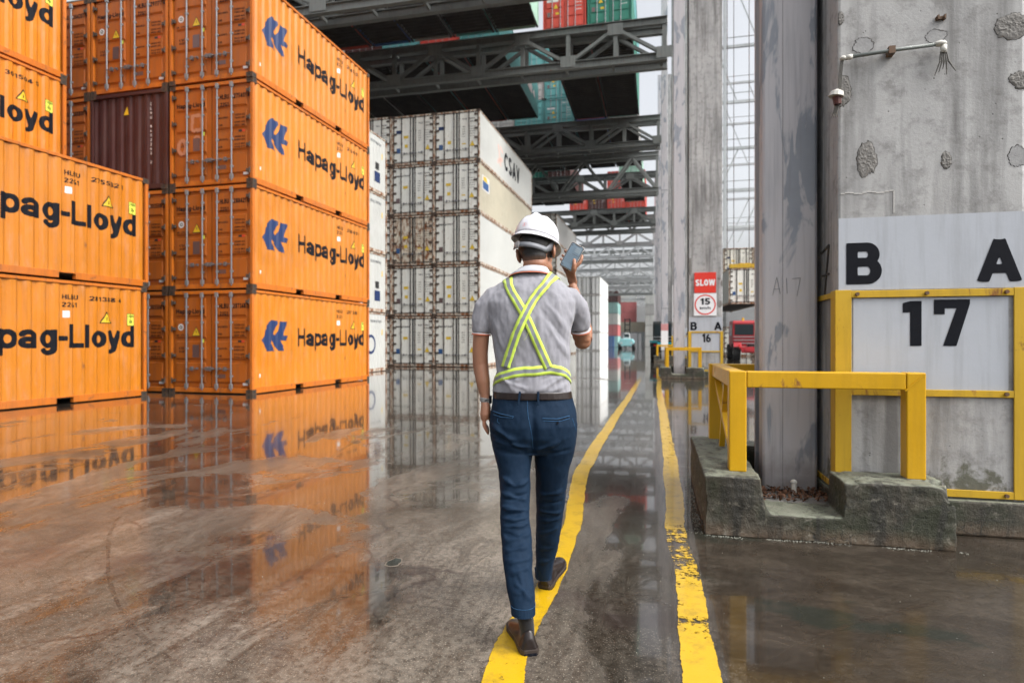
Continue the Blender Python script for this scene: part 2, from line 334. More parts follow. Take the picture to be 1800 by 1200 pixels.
# ------------------------------------------------------------------ ground
def ground_material():
    m, n, b = new_mat('wet_concrete_ground')
    v = coords(n); vr = coords(n, (1, .45, 1), rot=(0, 0, R(24)))
    big = noise_n(n, v, .22, 8, .62, .6); mid = noise_n(n, vr, 1.1, 9, .66, .8); fin = noise_n(n, v, 26, 8, .75); spk = noise_n(n, v, 120, 3, .6)
    str_ = noise_n(n, coords(n, (3.4, 1.0, 1), rot=(0, 0, R(52))), 1.5, 10, .74, 1.6)
    base = ramp(n, mid, [(.30, (.034,.027,.019)), (.5, (.116,.098,.078)), (.70, (.255,.220,.180))])
    base = mix(n, ramp(n, str_, [(.47, g(0)), (.62, g(.72))]), base, (.055,.040,.028))
    base = mix(n, ramp(n, noise_n(n, vr, 2.8, 8, .7, .5), [(.56, g(0)), (.68, g(.55))]), base, (.055,.042,.036))
    base = mix(n, ramp(n, fin, [(.38, g(.75)), (.55, g(0))]), base, (.022,.017,.012))
    base = mix(n, ramp(n, spk, [(.60, g(0)), (.67, g(.75))]), base, (.36,.32,.26))
    # curved tyre marks and fine cracks
    wv = N(n, 'ShaderNodeTexWave', wave_type='RINGS'); wv.inputs['Scale'].default_value = .09; wv.inputs['Distortion'].default_value = 2.2
    wv.inputs['Detail'].default_value = 4; wv.inputs['Detail Scale'].default_value = .5
    mp = N(n, 'ShaderNodeMapping'); mp.inputs['Location'].default_value = (7.5, -1.0, 0); tc = N(n, 'ShaderNodeTexCoord')
    n.links.new(tc.outputs['Object'], mp.inputs[0]); n.links.new(mp.outputs[0], wv.inputs['Vector'])
    tm = ramp(n, wv.outputs['Fac'], [(.955, g(0)), (.985, g(1))])
    tmk = mix(n, 1.0, tm, ramp(n, noise_n(n, v, 1.6, 5, .6), [(.45, g(0)), (.6, g(.75))]), 'MULTIPLY')
    base = mix(n, tmk, base, (.05,.035,.03))
    vo = N(n, 'ShaderNodeTexVoronoi', feature='DISTANCE_TO_EDGE'); vo.inputs['Scale'].default_value = .42
    dv = N(n, 'ShaderNodeVectorMath', operation='MULTIPLY_ADD'); nz = N(n, 'ShaderNodeTexNoise'); nz.inputs['Scale'].default_value = 1.7; nz.inputs['Detail'].default_value = 8
    n.links.new(v, nz.inputs['Vector']); n.links.new(nz.outputs['Color'], dv.inputs[0]); dv.inputs[1].default_value = (1.1, 1.1, 0); n.links.new(v, dv.inputs[2])
    n.links.new(dv.outputs[0], vo.inputs['Vector'])
    ck = ramp(n, vo.outputs['Distance'], [(.0, g(.8)), (.009, g(0))])
    ck = mix(n, 1.0, ck, ramp(n, noise_n(n, v, .8, 3, .5), [(.5, g(0)), (.56, g(1))]), 'MULTIPLY')
    base = mix(n, ck, base, (.03,.02,.018))
    # standing water: wetter far away and beside the lanes, drier film near the camera
    sep = N(n, 'ShaderNodeSeparateXYZ'); n.links.new(v, sep.inputs[0])
    far = N(n, 'ShaderNodeMapRange'); far.inputs['From Min'].default_value = 1.5; far.inputs['From Max'].default_value = 11; far.inputs['To Min'].default_value = -.065; far.inputs['To Max'].default_value = .22
    n.links.new(sep.outputs['Y'], far.inputs[0])
    rgt = N(n, 'ShaderNodeMapRange'); rgt.inputs['From Min'].default_value = -.3; rgt.inputs['From Max'].default_value = .6; rgt.inputs['To Min'].default_value = 0; rgt.inputs['To Max'].default_value = .035
    n.links.new(sep.outputs['X'], rgt.inputs[0])
    pn = noise_n(n, coords(n, (1, .6, 1), rot=(0, 0, R(12))), .75, 7, .6, .7)
    a1 = N(n, 'ShaderNodeMath', operation='ADD'); n.links.new(pn, a1.inputs[0]); n.links.new(far.outputs[0], a1.inputs[1])
    a2 = N(n, 'ShaderNodeMath', operation='ADD'); n.links.new(a1.outputs[0], a2.inputs[0]); n.links.new(rgt.outputs[0], a2.inputs[1])
    bx = N(n, 'ShaderNodeMath', operation='SUBTRACT'); n.links.new(sep.outputs['X'], bx.inputs[0]); bx.inputs[1].default_value = .06
    ba = N(n, 'ShaderNodeMath', operation='ABSOLUTE'); n.links.new(bx.outputs[0], ba.inputs[0])
    bm_ = N(n, 'ShaderNodeMapRange'); bm_.inputs['From Min'].default_value = .15; bm_.inputs['From Max'].default_value = .65; bm_.inputs['To Min'].default_value = .13; bm_.inputs['To Max'].default_value = 0; n.links.new(ba.outputs[0], bm_.inputs[0])
    a3 = N(n, 'ShaderNodeMath', operation='ADD'); n.links.new(a2.outputs[0], a3.inputs[0]); n.links.new(bm_.outputs[0], a3.inputs[1]); a2 = a3
    wet = ramp(n, a2.outputs[0], [(.515, g(0)), (.575, g(1))])
    base = mix(n, wet, base, mix(n, 1.0, base, g(.50), 'MULTIPLY'))
    # darker damp slab right of the lanes, its edge broken up
    sx = N(n, 'ShaderNodeMath', operation='MULTIPLY_ADD'); sx.inputs[1].default_value = .9; n.links.new(noise_n(n, coords(n, (1, 2.2, 1)), 1.6, 8, .68, .6), sx.inputs[0]); n.links.new(sep.outputs['X'], sx.inputs[2])
    dk = ramp(n, sx.outputs[0], [(.60, g(0)), (.80, g(1))])
    dmk = mix(n, 1.0, dk, ramp(n, noise_n(n, coords(n, (1, 2.6, 1)), 1.1, 8, .66, .5), [(.32, g(.75)), (.52, g(1))]), 'MULTIPLY')
    dcol = mix(n, fin, (.008,.006,.005), (.040,.031,.022))
    dcol = mix(n, ramp(n, noise_n(n, coords(n, (1, 1.9, 1), rot=(0, 0, R(-14))), 2.1, 11, .8, .4), [(.46, g(0)), (.66, g(.55))]), dcol, mix(n, fin, (.030,.024,.018), (.11,.088,.066)))
    base = mix(n, dmk, base, dcol)
    base = mix(n, mix(n, 1.0, dk, ramp(n, noise_n(n, coords(n, (1, 2.0, 1)), .9, 5, .6), [(.56, g(0)), (.62, g(.7))]), 'MULTIPLY'), base, (.012,.017,.013))
    n.links.new(base, b.inputs['Base Color'])
    n.links.new(mix(n, wet, ramp(n, fin, [(.3, g(.34)), (.7, g(.55))]), g(.10)), b.inputs['Roughness'])
    n.links.new(mix(n, dk, g(.3), g(.10)), b.inputs['Specular IOR Level'])
    n.links.new(mix(n, dk, mix(n, wet, ramp(n, mid, [(.35, g(.30)), (.62, g(.75))]), g(.70)), g(.45)), b.inputs['Coat Weight'])
    n.links.new(mix(n, wet, ramp(n, fin, [(.3, g(.05)), (.7, g(.16))]), g(.028)), b.inputs['Coat Roughness'])
    b.inputs['Coat IOR'].default_value = 1.33
    hgt = mix(n, wet, mix(n, .35, fin, spk), g(.5))
    bump(n, b, hgt, .7, .008)
    # the water film keeps its own, much calmer surface
    cb = N(n, 'ShaderNodeBump'); cb.inputs['Strength'].default_value = .10; cb.inputs['Distance'].default_value = .004
    n.links.new(mix(n, wet, mix(n, .5, mid, fin), noise_n(n, v, 3.5, 2, .5)), cb.inputs['Height'])
    n.links.new(cb.outputs[0], b.inputs['Coat Normal'])
    return m
M['ground'] = ground_material()
gm = MB(); gm.add([(-900, -60, 0), (900, -60, 0), (900, 1500, 0), (-900, 1500, 0)], [(0, 1, 2, 3)])
tag(gm.build('ground', M['ground']), kind='structure')

def lane_material():
    m, n, b = new_mat('worn_yellow_road_paint')
    v = coords(n)
    fin = noise_n(n, v, 30, 8, .75); mid = noise_n(n, v, 3.2, 8, .7)
    cc = mix(n, mid, (.58,.37,.006), (.47,.28,.006))
    cc = mix(n, ramp(n, noise_n(n, v, 7, 9, .75), [(.50, g(0)), (.70, g(.75))]), cc, (.16,.10,.02))
    n.links.new(cc, b.inputs['Base Color']); b.inputs['Roughness'].default_value = .32
    b.inputs['Coat Weight'].default_value = .6; b.inputs['Coat Roughness'].default_value = .06
    bump(n, b, mix(n, .4, mid, fin), .5, .006)
    # worn through to the concrete: attribute 'wear' is high at the ragged edges
    at_ = N(n, 'ShaderNodeAttribute', attribute_name='wear')
    s_ = N(n, 'ShaderNodeMath', operation='MULTIPLY_ADD'); s_.inputs[1].default_value = .62; n.links.new(at_.outputs['Fac'], s_.inputs[0]); n.links.new(mix(n, .5, fin, noise_n(n, v, 8, 7, .7)), s_.inputs[2])
    a = ramp(n, s_.outputs[0], [(.63, g(1)), (.68, g(0))])
    tr = N(n, 'ShaderNodeBsdfTransparent'); mx = N(n, 'ShaderNodeMixShader'); out = [x for x in n.nodes if x.type == 'OUTPUT_MATERIAL'][0]
    n.links.new(a, mx.inputs[0]); n.links.new(tr.outputs[0], mx.inputs[1]); n.links.new(b.outputs[0], mx.inputs[2]); n.links.new(mx.outputs[0], out.inputs[0])
    return m
M['lane'] = lane_material()
def lane(name, pts, label, mat='lane', cat='lane marking', amp=1.0, lift=.004):
    """pts: (x centre, y, width, wear)"""
    vs = []; fs = []; wear = []
    fine = []
    for (a, b_) in zip(pts[:-1], pts[1:]):
        k = max(2, int((b_[1] - a[1]) / .12)) if b_[1] < 30 else 6
        for i in range(k): t = i / k; fine.append(tuple(a[j] * (1 - t) + b_[j] * t for j in range(4)))
    fine.append(pts[-1])
    prof_ = [(-.53, .8), (-.43, .03), (0, 0), (.43, .03), (.53, .8)]
    for i, (x, y, w_, wr) in enumerate(fine):
        jl = noise.noise((x * 3, y * 5, 1)) * .012 + noise.noise((x, y * 1.1, 5)) * .02
        for (o, e) in prof_:
            vs.append((x + o * w_ * 1.06 + jl * amp, y, lift)); wear.append(min(1, e * .8 + wr))
    for i in range(len(fine) - 1):
        for j in range(4): a = i * 5 + j; fs.append((a, a + 1, a + 6, a + 5))
    mb = MB(); mb.add(vs, fs); o = mb.build(name, M[mat])
    at_ = o.data.attributes.new('wear', 'FLOAT', 'POINT'); at_.data.foreach_set('value', wear)
    return tag(o, label, cat)
def lpts(rows):
    out = []
    for u, v, wpx, wr in rows:
        p = at(u, v, HC * F / (v - 600)); d = HC * F / (v - 600)
        out.append((p.x, p.y, wpx * d / F * .98, wr))
    return out
left_rows = [(874, 1230, 84, .1), (886, 1200, 80, .12), (902, 1133, 64, .05), (925, 1087, 57, 0), (956, 1040, 42, 0), (975, 1000, 40, 0), (1003, 930, 33, 0), (1011, 873, 29, .0), (1024, 827, 27, .05), (1045, 790, 23, 0), (1066, 757, 19, .05), (1090, 718, 14, .05), (1107, 696, 11, .1)]
right_rows = [(1234, 1230, 72, 0), (1232, 1200, 70, .03), (1226, 1163, 66, .03), (1216, 1107, 58, .15), (1215, 1090, 56, .22), (1214, 1075, 54, .12), (1212, 1050, 50, .08), (1208, 1015, 46, .17), (1202, 990, 42, .28), (1195, 960, 40, .30), (1190, 936, 38, .25), (1188, 925, 36, .17), (1187, 915, 34, .08), (1184, 873, 31, 0), (1180, 827, 28, .1), (1174, 780, 21, .15), (1167, 733, 16, .1), (1161, 700, 12, .05), (1158, 685, 9, .1)]
L_ = lpts(left_rows); L_.append((L_[-1][0] + .1, 30, .17, .5)); L_.append((-.30, 60, .17, .6))
lane('lane_line', L_, 'long worn yellow floor line the man walks on')
R_ = lpts(right_rows); R_.append((.12, 28, .16, .5)); R_.append((.1, 60, .16, .6))
lane('lane_line', R_, 'yellow floor line with a worn gap beside the concrete block')

def skid_material():
    m, n, b = new_mat('old_tyre_mark'); v = coords(n); b.inputs['Base Color'].default_value = (.040, .027, .020, 1); b.inputs['Roughness'].default_value = .4
    b.inputs['Coat Weight'].default_value = .5; b.inputs['Coat Roughness'].default_value = .12
    at_ = N(n, 'ShaderNodeAttribute', attribute_name='wear'); s_ = N(n, 'ShaderNodeMath', operation='MULTIPLY_ADD'); s_.inputs[1].default_value = .5; n.links.new(at_.outputs['Fac'], s_.inputs[0])
    n.links.new(mix(n, .5, noise_n(n, v, 36, 7, .75), noise_n(n, v, 4, 7, .7)), s_.inputs[2]); a = ramp(n, s_.outputs[0], [(.46, g(.62)), (.66, g(0))])
    tr = N(n, 'ShaderNodeBsdfTransparent'); mx = N(n, 'ShaderNodeMixShader'); out = [x for x in n.nodes if x.type == 'OUTPUT_MATERIAL'][0]
    n.links.new(a, mx.inputs[0]); n.links.new(tr.outputs[0], mx.inputs[1]); n.links.new(b.outputs[0], mx.inputs[2]); n.links.new(mx.outputs[0], out.inputs[0]); return m
M['skid'] = skid_material()
SK = [([(430, 1230), (300, 1160), (215, 1075), (190, 985), (215, 905), (330, 835)], .05, 'curved brown tyre mark bending left of the man in the foreground'),
      ([(205, 1100), (330, 1010), (480, 930), (560, 880)], .06, 'brown skid mark running up and right across the left foreground'),
      ([(820, 1170), (860, 1110), (905, 1040)], .045, 'short dark scratch left of the man and the near yellow line'),
      ([(320, 1190), (430, 1120), (560, 1060), (700, 1030)], .07, 'long faint skid mark across the lower left foreground'),
      ([(560, 820), (640, 770), (760, 750)], .07, 'dark skid mark in front of the orange stack reflection'),
      ([(1320, 1190), (1460, 1110), (1640, 1060), (1800, 1040)], .05, 'faint scratch on the dark floor at the lower right'),
      ([(20, 860), (130, 820), (260, 800), (420, 800)], .09, 'wide dark tyre mark below the left front containers'),
      ([(1000, 1040), (1120, 1045), (1180, 1065)], .03, 'thin crack-like scratch between the two yellow lines')]
def skid(path, w_, label):
    pts = [at(u, v, HC * F / (v - 600)) for u, v in path]; fine = []
    for i in range(len(pts) - 1):
        p0, p1, p2, p3 = pts[max(i-1, 0)], pts[i], pts[i+1], pts[min(i+2, len(pts)-1)]
        for k in range(10):
            t = k / 10; fine.append(.5 * ((2*p1) + (p2-p0)*t + (2*p0-5*p1+4*p2-p3)*t*t + (3*p1-p0-3*p2+p3)*t**3))
    fine.append(pts[-1]); vs = []; fs = []; wear = []; nn = len(fine)
    for i, p in enumerate(fine):
        d = fine[min(i+1, nn-1)] - fine[max(i-1, 0)]; nr = Vector((-d.y, d.x, 0)).normalized(); e = abs(2 * i / (nn - 1) - 1) ** 4
        for o, e2 in ((-.5, 1), (-.2, .2), (.2, .2), (.5, 1)): q = p + nr * o * w_ * (1 + .5 * noise.noise(p * 3)); vs.append((q.x, q.y, .0025)); wear.append(min(1, e2 + e))
    for i in range(nn - 1):
        for j in range(3): a = i * 4 + j; fs.append((a, a + 1, a + 5, a + 4))
    mb = MB(); mb.add(vs, fs); o = mb.build('tyre_mark', M['skid']); at_ = o.data.attributes.new('wear', 'FLOAT', 'POINT'); at_.data.foreach_set('value', wear); tag(o, label, 'tyre mark')
for a in SK: skid(*a)

# ------------------------------------------------------------------ shipping containers
CW, CH = 2.438, 2.591
PITCH = .28
def prof(y, depth=.036):
    t = (y - .20) % PITCH
    if t < .085: return 0.0
    if t < .140: return depth * (t - .085) / .055
    if t < .225: return depth
    return depth * (1 - (t - .225) / .055)
def breaks(y0, y1):
    out = []; k = math.floor((y0 - .20) / PITCH) - 1
    while .20 + k * PITCH < y1 + PITCH:
        for t in (0, .085, .140, .225):
            y = .20 + k * PITCH + t
            if y0 < y < y1: out.append(y)
        k += 1
    return out
def wall_mb(L, side, depth, z0=.16, z1=2.49, mb=None, mi=0):
    mb = mb or MB(); ys = [.12] + breaks(.12, L - .12) + [L - .12]
    xo = CW / 2 - .012
    vs = []; fs = []
    for y in ys:
        x = side * (xo - prof(y, depth)); vs += [(x, y, z0), (x, y, z1)]
    for i in range(len(ys) - 1):
        a = 2 * i; q = (a, a + 2, a + 3, a + 1); fs.append(q if side > 0 else q[::-1])
    mb.add(vs, fs, mi); return mb
def side_text(items, L, depth, parent, name='lettering', lift=.003):
    """items: (verts2d, faces, y0, z0, material); painted on the +x corrugated wall"""
    bm_all = MB(); mats = []
    for vs, fs, y0, z0, mt in items:
        if mt not in mats: mats.append(mt)
        me = bpy.data.meshes.new('t'); me.from_pydata([(a + y0, b_ + z0, 0) for a, b_ in vs], [], fs)
        b = bmesh.new(); b.from_mesh(me); bpy.data.meshes.remove(me)
        ya = min(v.co.x for v in b.verts); yb = max(v.co.x for v in b.verts)
        for yy in breaks(ya, yb):
            bmesh.ops.bisect_plane(b, geom=b.verts[:] + b.edges[:] + b.faces[:], plane_co=(yy, 0, 0), plane_no=(1, 0, 0))
        b.verts.ensure_lookup_table(); b.verts.index_update()
        xo = CW / 2 - .012 + lift
        bm_all.add([(xo - prof(v.co.x, depth), v.co.x, v.co.y) for v in b.verts], [tuple(v.index for v in f.verts) for f in b.faces], mats.index(mt)); b.free()
    return bm_all.build(name, [M[k] for k in mats], parent)

def frame_mb(L, pockets=True):
    mb = MB(); hw = CW / 2; H = CH - .012
    for sx in (-1, 1):
        for (ya, yb) in ((0.0, .09), (L - .09, L)):
            mb.box(sx * hw, sx * (hw - .075), ya + .004, yb - .004, .118, H - .118)
        mb.box(sx * (hw - .002), sx * (hw - .10), .09, L - .09, H - .075, H - .01)
        segs = [(.09, L - .09)]
        if pockets:
            p = (L / 2 - 1.03 - .18, L / 2 - 1.03 + .18); q = (L / 2 + 1.03 - .18, L / 2 + 1.03 + .18)
            segs = [(.09, p[0]), (p[1], q[0]), (q[1], L - .09)]
            for s_ in (p, q): mb.box(sx * (hw - .006), sx * (hw - .10), s_[0], s_[1], .135, .165)
        for s_ in segs: mb.box(sx * (hw - .004), sx * (hw - .10), s_[0], s_[1], .022, .165)
    for (ya, yb) in ((.006, .10), (L - .10, L - .006)):
        mb.box(-hw + .16, hw - .16, ya, yb, H - .10, H - .012); mb.box(-hw + .16, hw - .16, ya, yb, .03, .15)
    return mb
def casting_mesh():
    mb = MB(); mb.box(-.089, .089, -.081, .081, -.059, .059)
    mb.box(-.0895, -.0885, -.035, .035, -.025, .025, 1); mb.box(.0885, .0895, -.035, .035, -.025, .025, 1)
    mb.box(-.03, .03, -.0815, -.0805, -.028, .028, 1); mb.box(-.03, .03, .0805, .0815, -.028, .028, 1)
    return mb.mesh('corner_casting', [M['casting'], M['gasket']])
_cast = casting_mesh()
def castings(root, L):
    for sx in (-1, 1):
        for y in (.079, L - .079):
            for z in (.059, CH - .065):
                o = bpy.data.objects.new('corner_casting', _cast); col.objects.link(o); o.parent = root
                o.location = (sx * (CW / 2 - .087), y, z)

def cross_members(L, mb, m=0):
    y = .25
    while y < L - .2: mb.box(-CW / 2 + .1, CW / 2 - .1, y, y + .05, .03, .14, m); y += .30
    mb.box(-CW / 2 + .1, CW / 2 - .1, .1, L - .1, .14, .15, m)
    return mb

# shared small door fittings
def lockbar_mesh(reefer=False):
    mb = MB(); r = .027 if reefer else .018
    mb.tube([(0, 0, .09), (0, 0, 2.50)], r, 8)
    for z in (.13, 2.40): mb.box(-.035, .035, -.03, .03, z, z + .12)                # cams
    for z in (.42, 1.10, 1.75, 2.15): mb.box(-.035, .035, -.008, .035, z, z + .045)     # guides
    return mb.mesh('locking_bar', M['galv'] if not reefer else M['darkbar'])
def handle_mesh(sign):
    mb = MB(); mb.tube([(0, -.02, 0), (-sign * .12, -.035, .0), (-sign * .36, -.035, -.005)], .011, 6)
    mb.box(-sign * .14, -sign * .20, -.045, .02, -.045, .05); mb.box(-sign * .30, -sign * .34, -.04, .02, -.02, .03)
    return mb.mesh('handle', M['galv_dark'])
M['darkbar'] = paint('dirty_dark_bar', (.035,.030,.026), .5, .5, rust=.35, rnd=.2)
M['galv_dark'] = paint('worn_handle_steel', (.16,.16,.17), .5, .4, metallic=.5, rust=.15)
_lock = lockbar_mesh(); _lockR = lockbar_mesh(True); _hand = {s: handle_mesh(s) for s in (-1, 1)}
def hinge_mesh(sign, reefer):
    mb = MB()
    mb.tube([(0, -.012, -.07), (0, -.012, .07)], .018, 6); mb.box(0, sign * (.19 if reefer else .09), -.03, .02, -.045 if reefer else -.035, .045 if reefer else .035)
    return mb.mesh('hinge', M['darksteel'])
_hinge = {(s, r_): hinge_mesh(s, r_) for s in (-1, 1) for r_ in (0, 1)}
def put(mesh, name, parent, loc):
    o = bpy.data.objects.new(name, mesh); col.objects.link(o); o.parent = parent; o.location = loc; return o

def dry_door_mesh(sgn, mat, panels=True):
    x0, x1 = (-1.115, -.012) if sgn < 0 else (.012, 1.115)
    mb = MB(); mb.box(x0, x1, .055, .085, .165, 2.475)
    mb.box(x0 - .006 if sgn < 0 else x0 - .012, x1 + .012 if sgn < 0 else x1 + .006, .075, .09, .15, 2.49, 1)
    if panels:
        a, b_ = (-1.03, -.15) if sgn < 0 else (.15, 1.03)
        zs = [.22, .80, 1.34, 1.88, 2.43]
        for z0, z1 in zip(zs[:-1], zs[1:]):
            z0 += .035; z1 -= .035
            mb.add([(a, .054, z0), (b_, .054, z0), (b_, .054, z1), (a, .054, z1), (a + .012, .026, z0 + .05), (b_ - .012, .026, z0 + .05), (b_ - .012, .026, z1 - .012), (a + .012, .026, z1 - .012)],
                   [(4, 5, 6, 7), (0, 1, 5, 4), (1, 2, 6, 5), (2, 3, 7, 6), (3, 0, 4, 7)])
    return mb.mesh('door', [mat, M['gasket']])
def reefer_door_mesh(sgn, mat):
    x0, x1 = (-1.09, -.045) if sgn < 0 else (.045, 1.09)
    mb = MB(); mb.box(x0, x1, .03, .085, .20, 2.44); mb.box(x0 - .035, x1 + .035, .045, .09, .155, 2.485, 1)
    return mb.mesh('door', [mat, M['gasket']])

def shift(fn0, dx, z): return lambda a, b_: fn0(a + dx, b_ + z)
def door_letters(parent, kind, num, brand=True, chalky=False):
    """markings on the two doors"""
    y = .0225
    left = MB(); right = MB(); f_ = lambda a, b_: (a, y, b_)
    mats = [M['ink'], M['stkY'], M['plate'], M['stkW'], M['stkR'], M['stkK'], M['stkG']]
    if brand: add_text(left, 'Hapag-Lloyd', .84, .115, shift(f_, -1.02, 2.0), .036)
    def tri(_, x, z, s):
        mb = MB()
        mb.add([(x - s / 2 - .02, y, z - .015), (x + s / 2 + .02, y, z - .015), (x, y, z + s * .9 + .03)], [(0, 1, 2)], 5)
        mb.add([(x - s / 2, y - .002, z), (x + s / 2, y - .002, z), (x, y - .002, z + s * .9)], [(0, 1, 2)], 1)
        mb.box(x - .008, x + .008, y - .004, y - .003, z + .06, z + .13, 5); mb.build('warning_sticker', mats, parent[0])
    if not chalky:
        tri(left, -.42, 1.45, .22)
        rp = MB(); rp.tube([(-.88, y + .001, 1.66), (-.88, y - .002, 1.66)], [.085, .085], 16, 3)
        rp.tube([(-.88, y - .001, 1.66), (-.88, y - .004, 1.66)], [.045, .045], 12, 5); rp.tube([(-.88, y - .003, 1.66), (-.88, y - .006, 1.66)], [.022, .022], 10, 3); rp.build('round_plate', mats, parent[0])
        add_text(left, 'UIC 276 DB', .36, .045, shift(f_, -1.02, 1.44), .02)
    def one(nm, par, *bx):
        q = MB(); q.box(*bx); q.build(nm, mats, par)
    one('data_plate', parent[0], -.53, -.33, y - .003, y, .90, 1.22, 2); one('sticker', parent[0], -.26, -.19, y - .002, y, 1.27, 1.36, 6)
    add_text(left, 'CSC', .18, .06, shift(f_, -.94, 1.10), .03); add_text(left, 'ACEP', .18, .05, shift(f_, -.94, 1.02), .03)
    add_text(right, 'HLBU', .26, .12, shift(f_, .26, 2.12), .035); add_text(right, num[:6], .36, .12, shift(f_, .66, 2.12), .035)
    add_text(right, num[-1], .06, .11, shift(f_, 1.055, 2.12), .035)
    add_text(right, '22G1', .24, .10, shift(f_, .27, 1.94), .035)
    for k, (t, a_, b_, z) in enumerate((('MAX.GROSS', '32500 KG', '71650 LBS', 1.64), ('TARE', '2200 KG', '4850 LBS', 1.46), ('MAX.PAYL.', '30300 KG', '66800 LBS', 1.10), ('CUB.', '33.2 M3', '1172 FT', .92))):
        add_text(right, t, .28 if len(t) > 5 else .12, .045, shift(f_, .22, z), .03)
        add_text(right, a_, .30, .045, shift(f_, .68, z + .045), .03); add_text(right, b_, .30, .045, shift(f_, .68, z - .03), .03)
    q = MB(); q.box(.80, .90, y - .003, y, 1.28, 1.33, 5); q.box(.90, .98, y - .003, y, 1.28, 1.33, 4); q.build('sticker', mats, parent[1])
    one('sticker', parent[1], .94, 1.08, y - .003, y, .22, .28, 3); one('data_plate', parent[1], .24, .44, y - .003, y, .39, .49, 2)
    left.build('lettering', mats, parent[0]); right.build('lettering', mats, parent[1])

def reefer_letters(parents, seed):
    rnd = random.Random(seed); y = .0275
    mats = [M['ink'], M['stkY'], M['stkB'], M['stkW'], M['plate'], M['ink'], M['inkblue']]
    f_ = lambda a, b_: (a, y, b_)
    for sg, par in ((-1, parents[0]), (1, parents[1])):
        mb = MB(); par_ = par
        def one(*bx, par=par_):
            q = MB(); q.box(*bx); q.build('sticker', mats, par)
        if sg < 0:
            if rnd.random() < .55: add_text(mb, 'Hapag-Lloyd', .80, .10, shift(f_, -1.0, 2.02), .035, 5)
            elif rnd.random() < .5: one(-.98, -.70, y - .002, y, 1.66, 1.84, 6)
            if rnd.random() < .8: one(-.96, -.74, y - .002, y, .66, .92, rnd.choice((2, 2, 4)))
            if rnd.random() < .8: one(-.55, -.29, y - .002, y, 1.40, 1.54, 1)
            if rnd.random() < .8: one(-.49, -.31, y - .002, y, .92, 1.09, 1)
        else:
            add_text(mb, rnd.choice(('HLXU', 'CPSU', 'TRLU', 'HLBU')), .24, .08, shift(f_, .30, 2.10), .03, 5)
            add_text(mb, '%06d' % rnd.randint(100000, 999999), .34, .08, shift(f_, .64, 2.10), .03, 5); add_text(mb, '45R1', .2, .07, shift(f_, .70, 1.96), .03, 5)
            for k in range(5):
                z = 1.72 - k * .12
                add_text(mb, rnd.choice(('GROSS', 'TARE', 'PAYL', 'NET')), .18, .045, shift(f_, .28, z), .02)
                add_text(mb, '%05d KG' % rnd.randint(4000, 34000), .30, .045, shift(f_, .68, z), .02)
            if rnd.random() < .7: one(.28, .48, y - .002, y, .86, .92, 1)
            s_ = .27; x = .82; z = .76; ts = MB()
            ts.add([(x - s_ / 2 - .012, y, z - .01), (x + s_ / 2 + .012, y, z - .01), (x, y, z + s_ * .95 + .015)], [(0, 1, 2)], 5)
            ts.add([(x - s_ / 2, y - .002, z), (x + s_ / 2, y - .002, z), (x, y - .002, z + s_ * .95)], [(0, 1, 2)], 1); ts.build('warning_sticker', mats, par)
        if mb.v: mb.build('lettering', mats, par)

LOGO = [(290,165),(368,170),(372,215),(345,290),(312,355),(350,362),(375,300),(390,235),(395,176),(508,180),(470,250),(452,310),(448,365),(515,370),(485,437),(418,434),(446,500),(452,575),(375,572),(352,520),(318,468),(292,435),(286,470),(308,520),(346,574),(240,576),(215,520),(203,480),(188,430),(210,370),(215,310),(250,240)]
def logo2d():
    pts = [((a - 188) / 327 * 1.10, (576 - b_) / 411 * .80) for a, b_ in LOGO]
    b = bmesh.new(); vv = [b.verts.new((x, z, 0)) for x, z in pts]; f = b.faces.new(vv)
    bmesh.ops.triangulate(b, faces=[f]); b.verts.index_update()
    r_ = ([(v.co.x, v.co.y) for v in b.verts], [tuple(v.index for v in q.verts) for q in b.faces]); b.free(); return r_
def rect2d(w_, h_): return [(0, 0), (w_, 0), (w_, h_), (0, h_)], [(0, 1, 2, 3)]

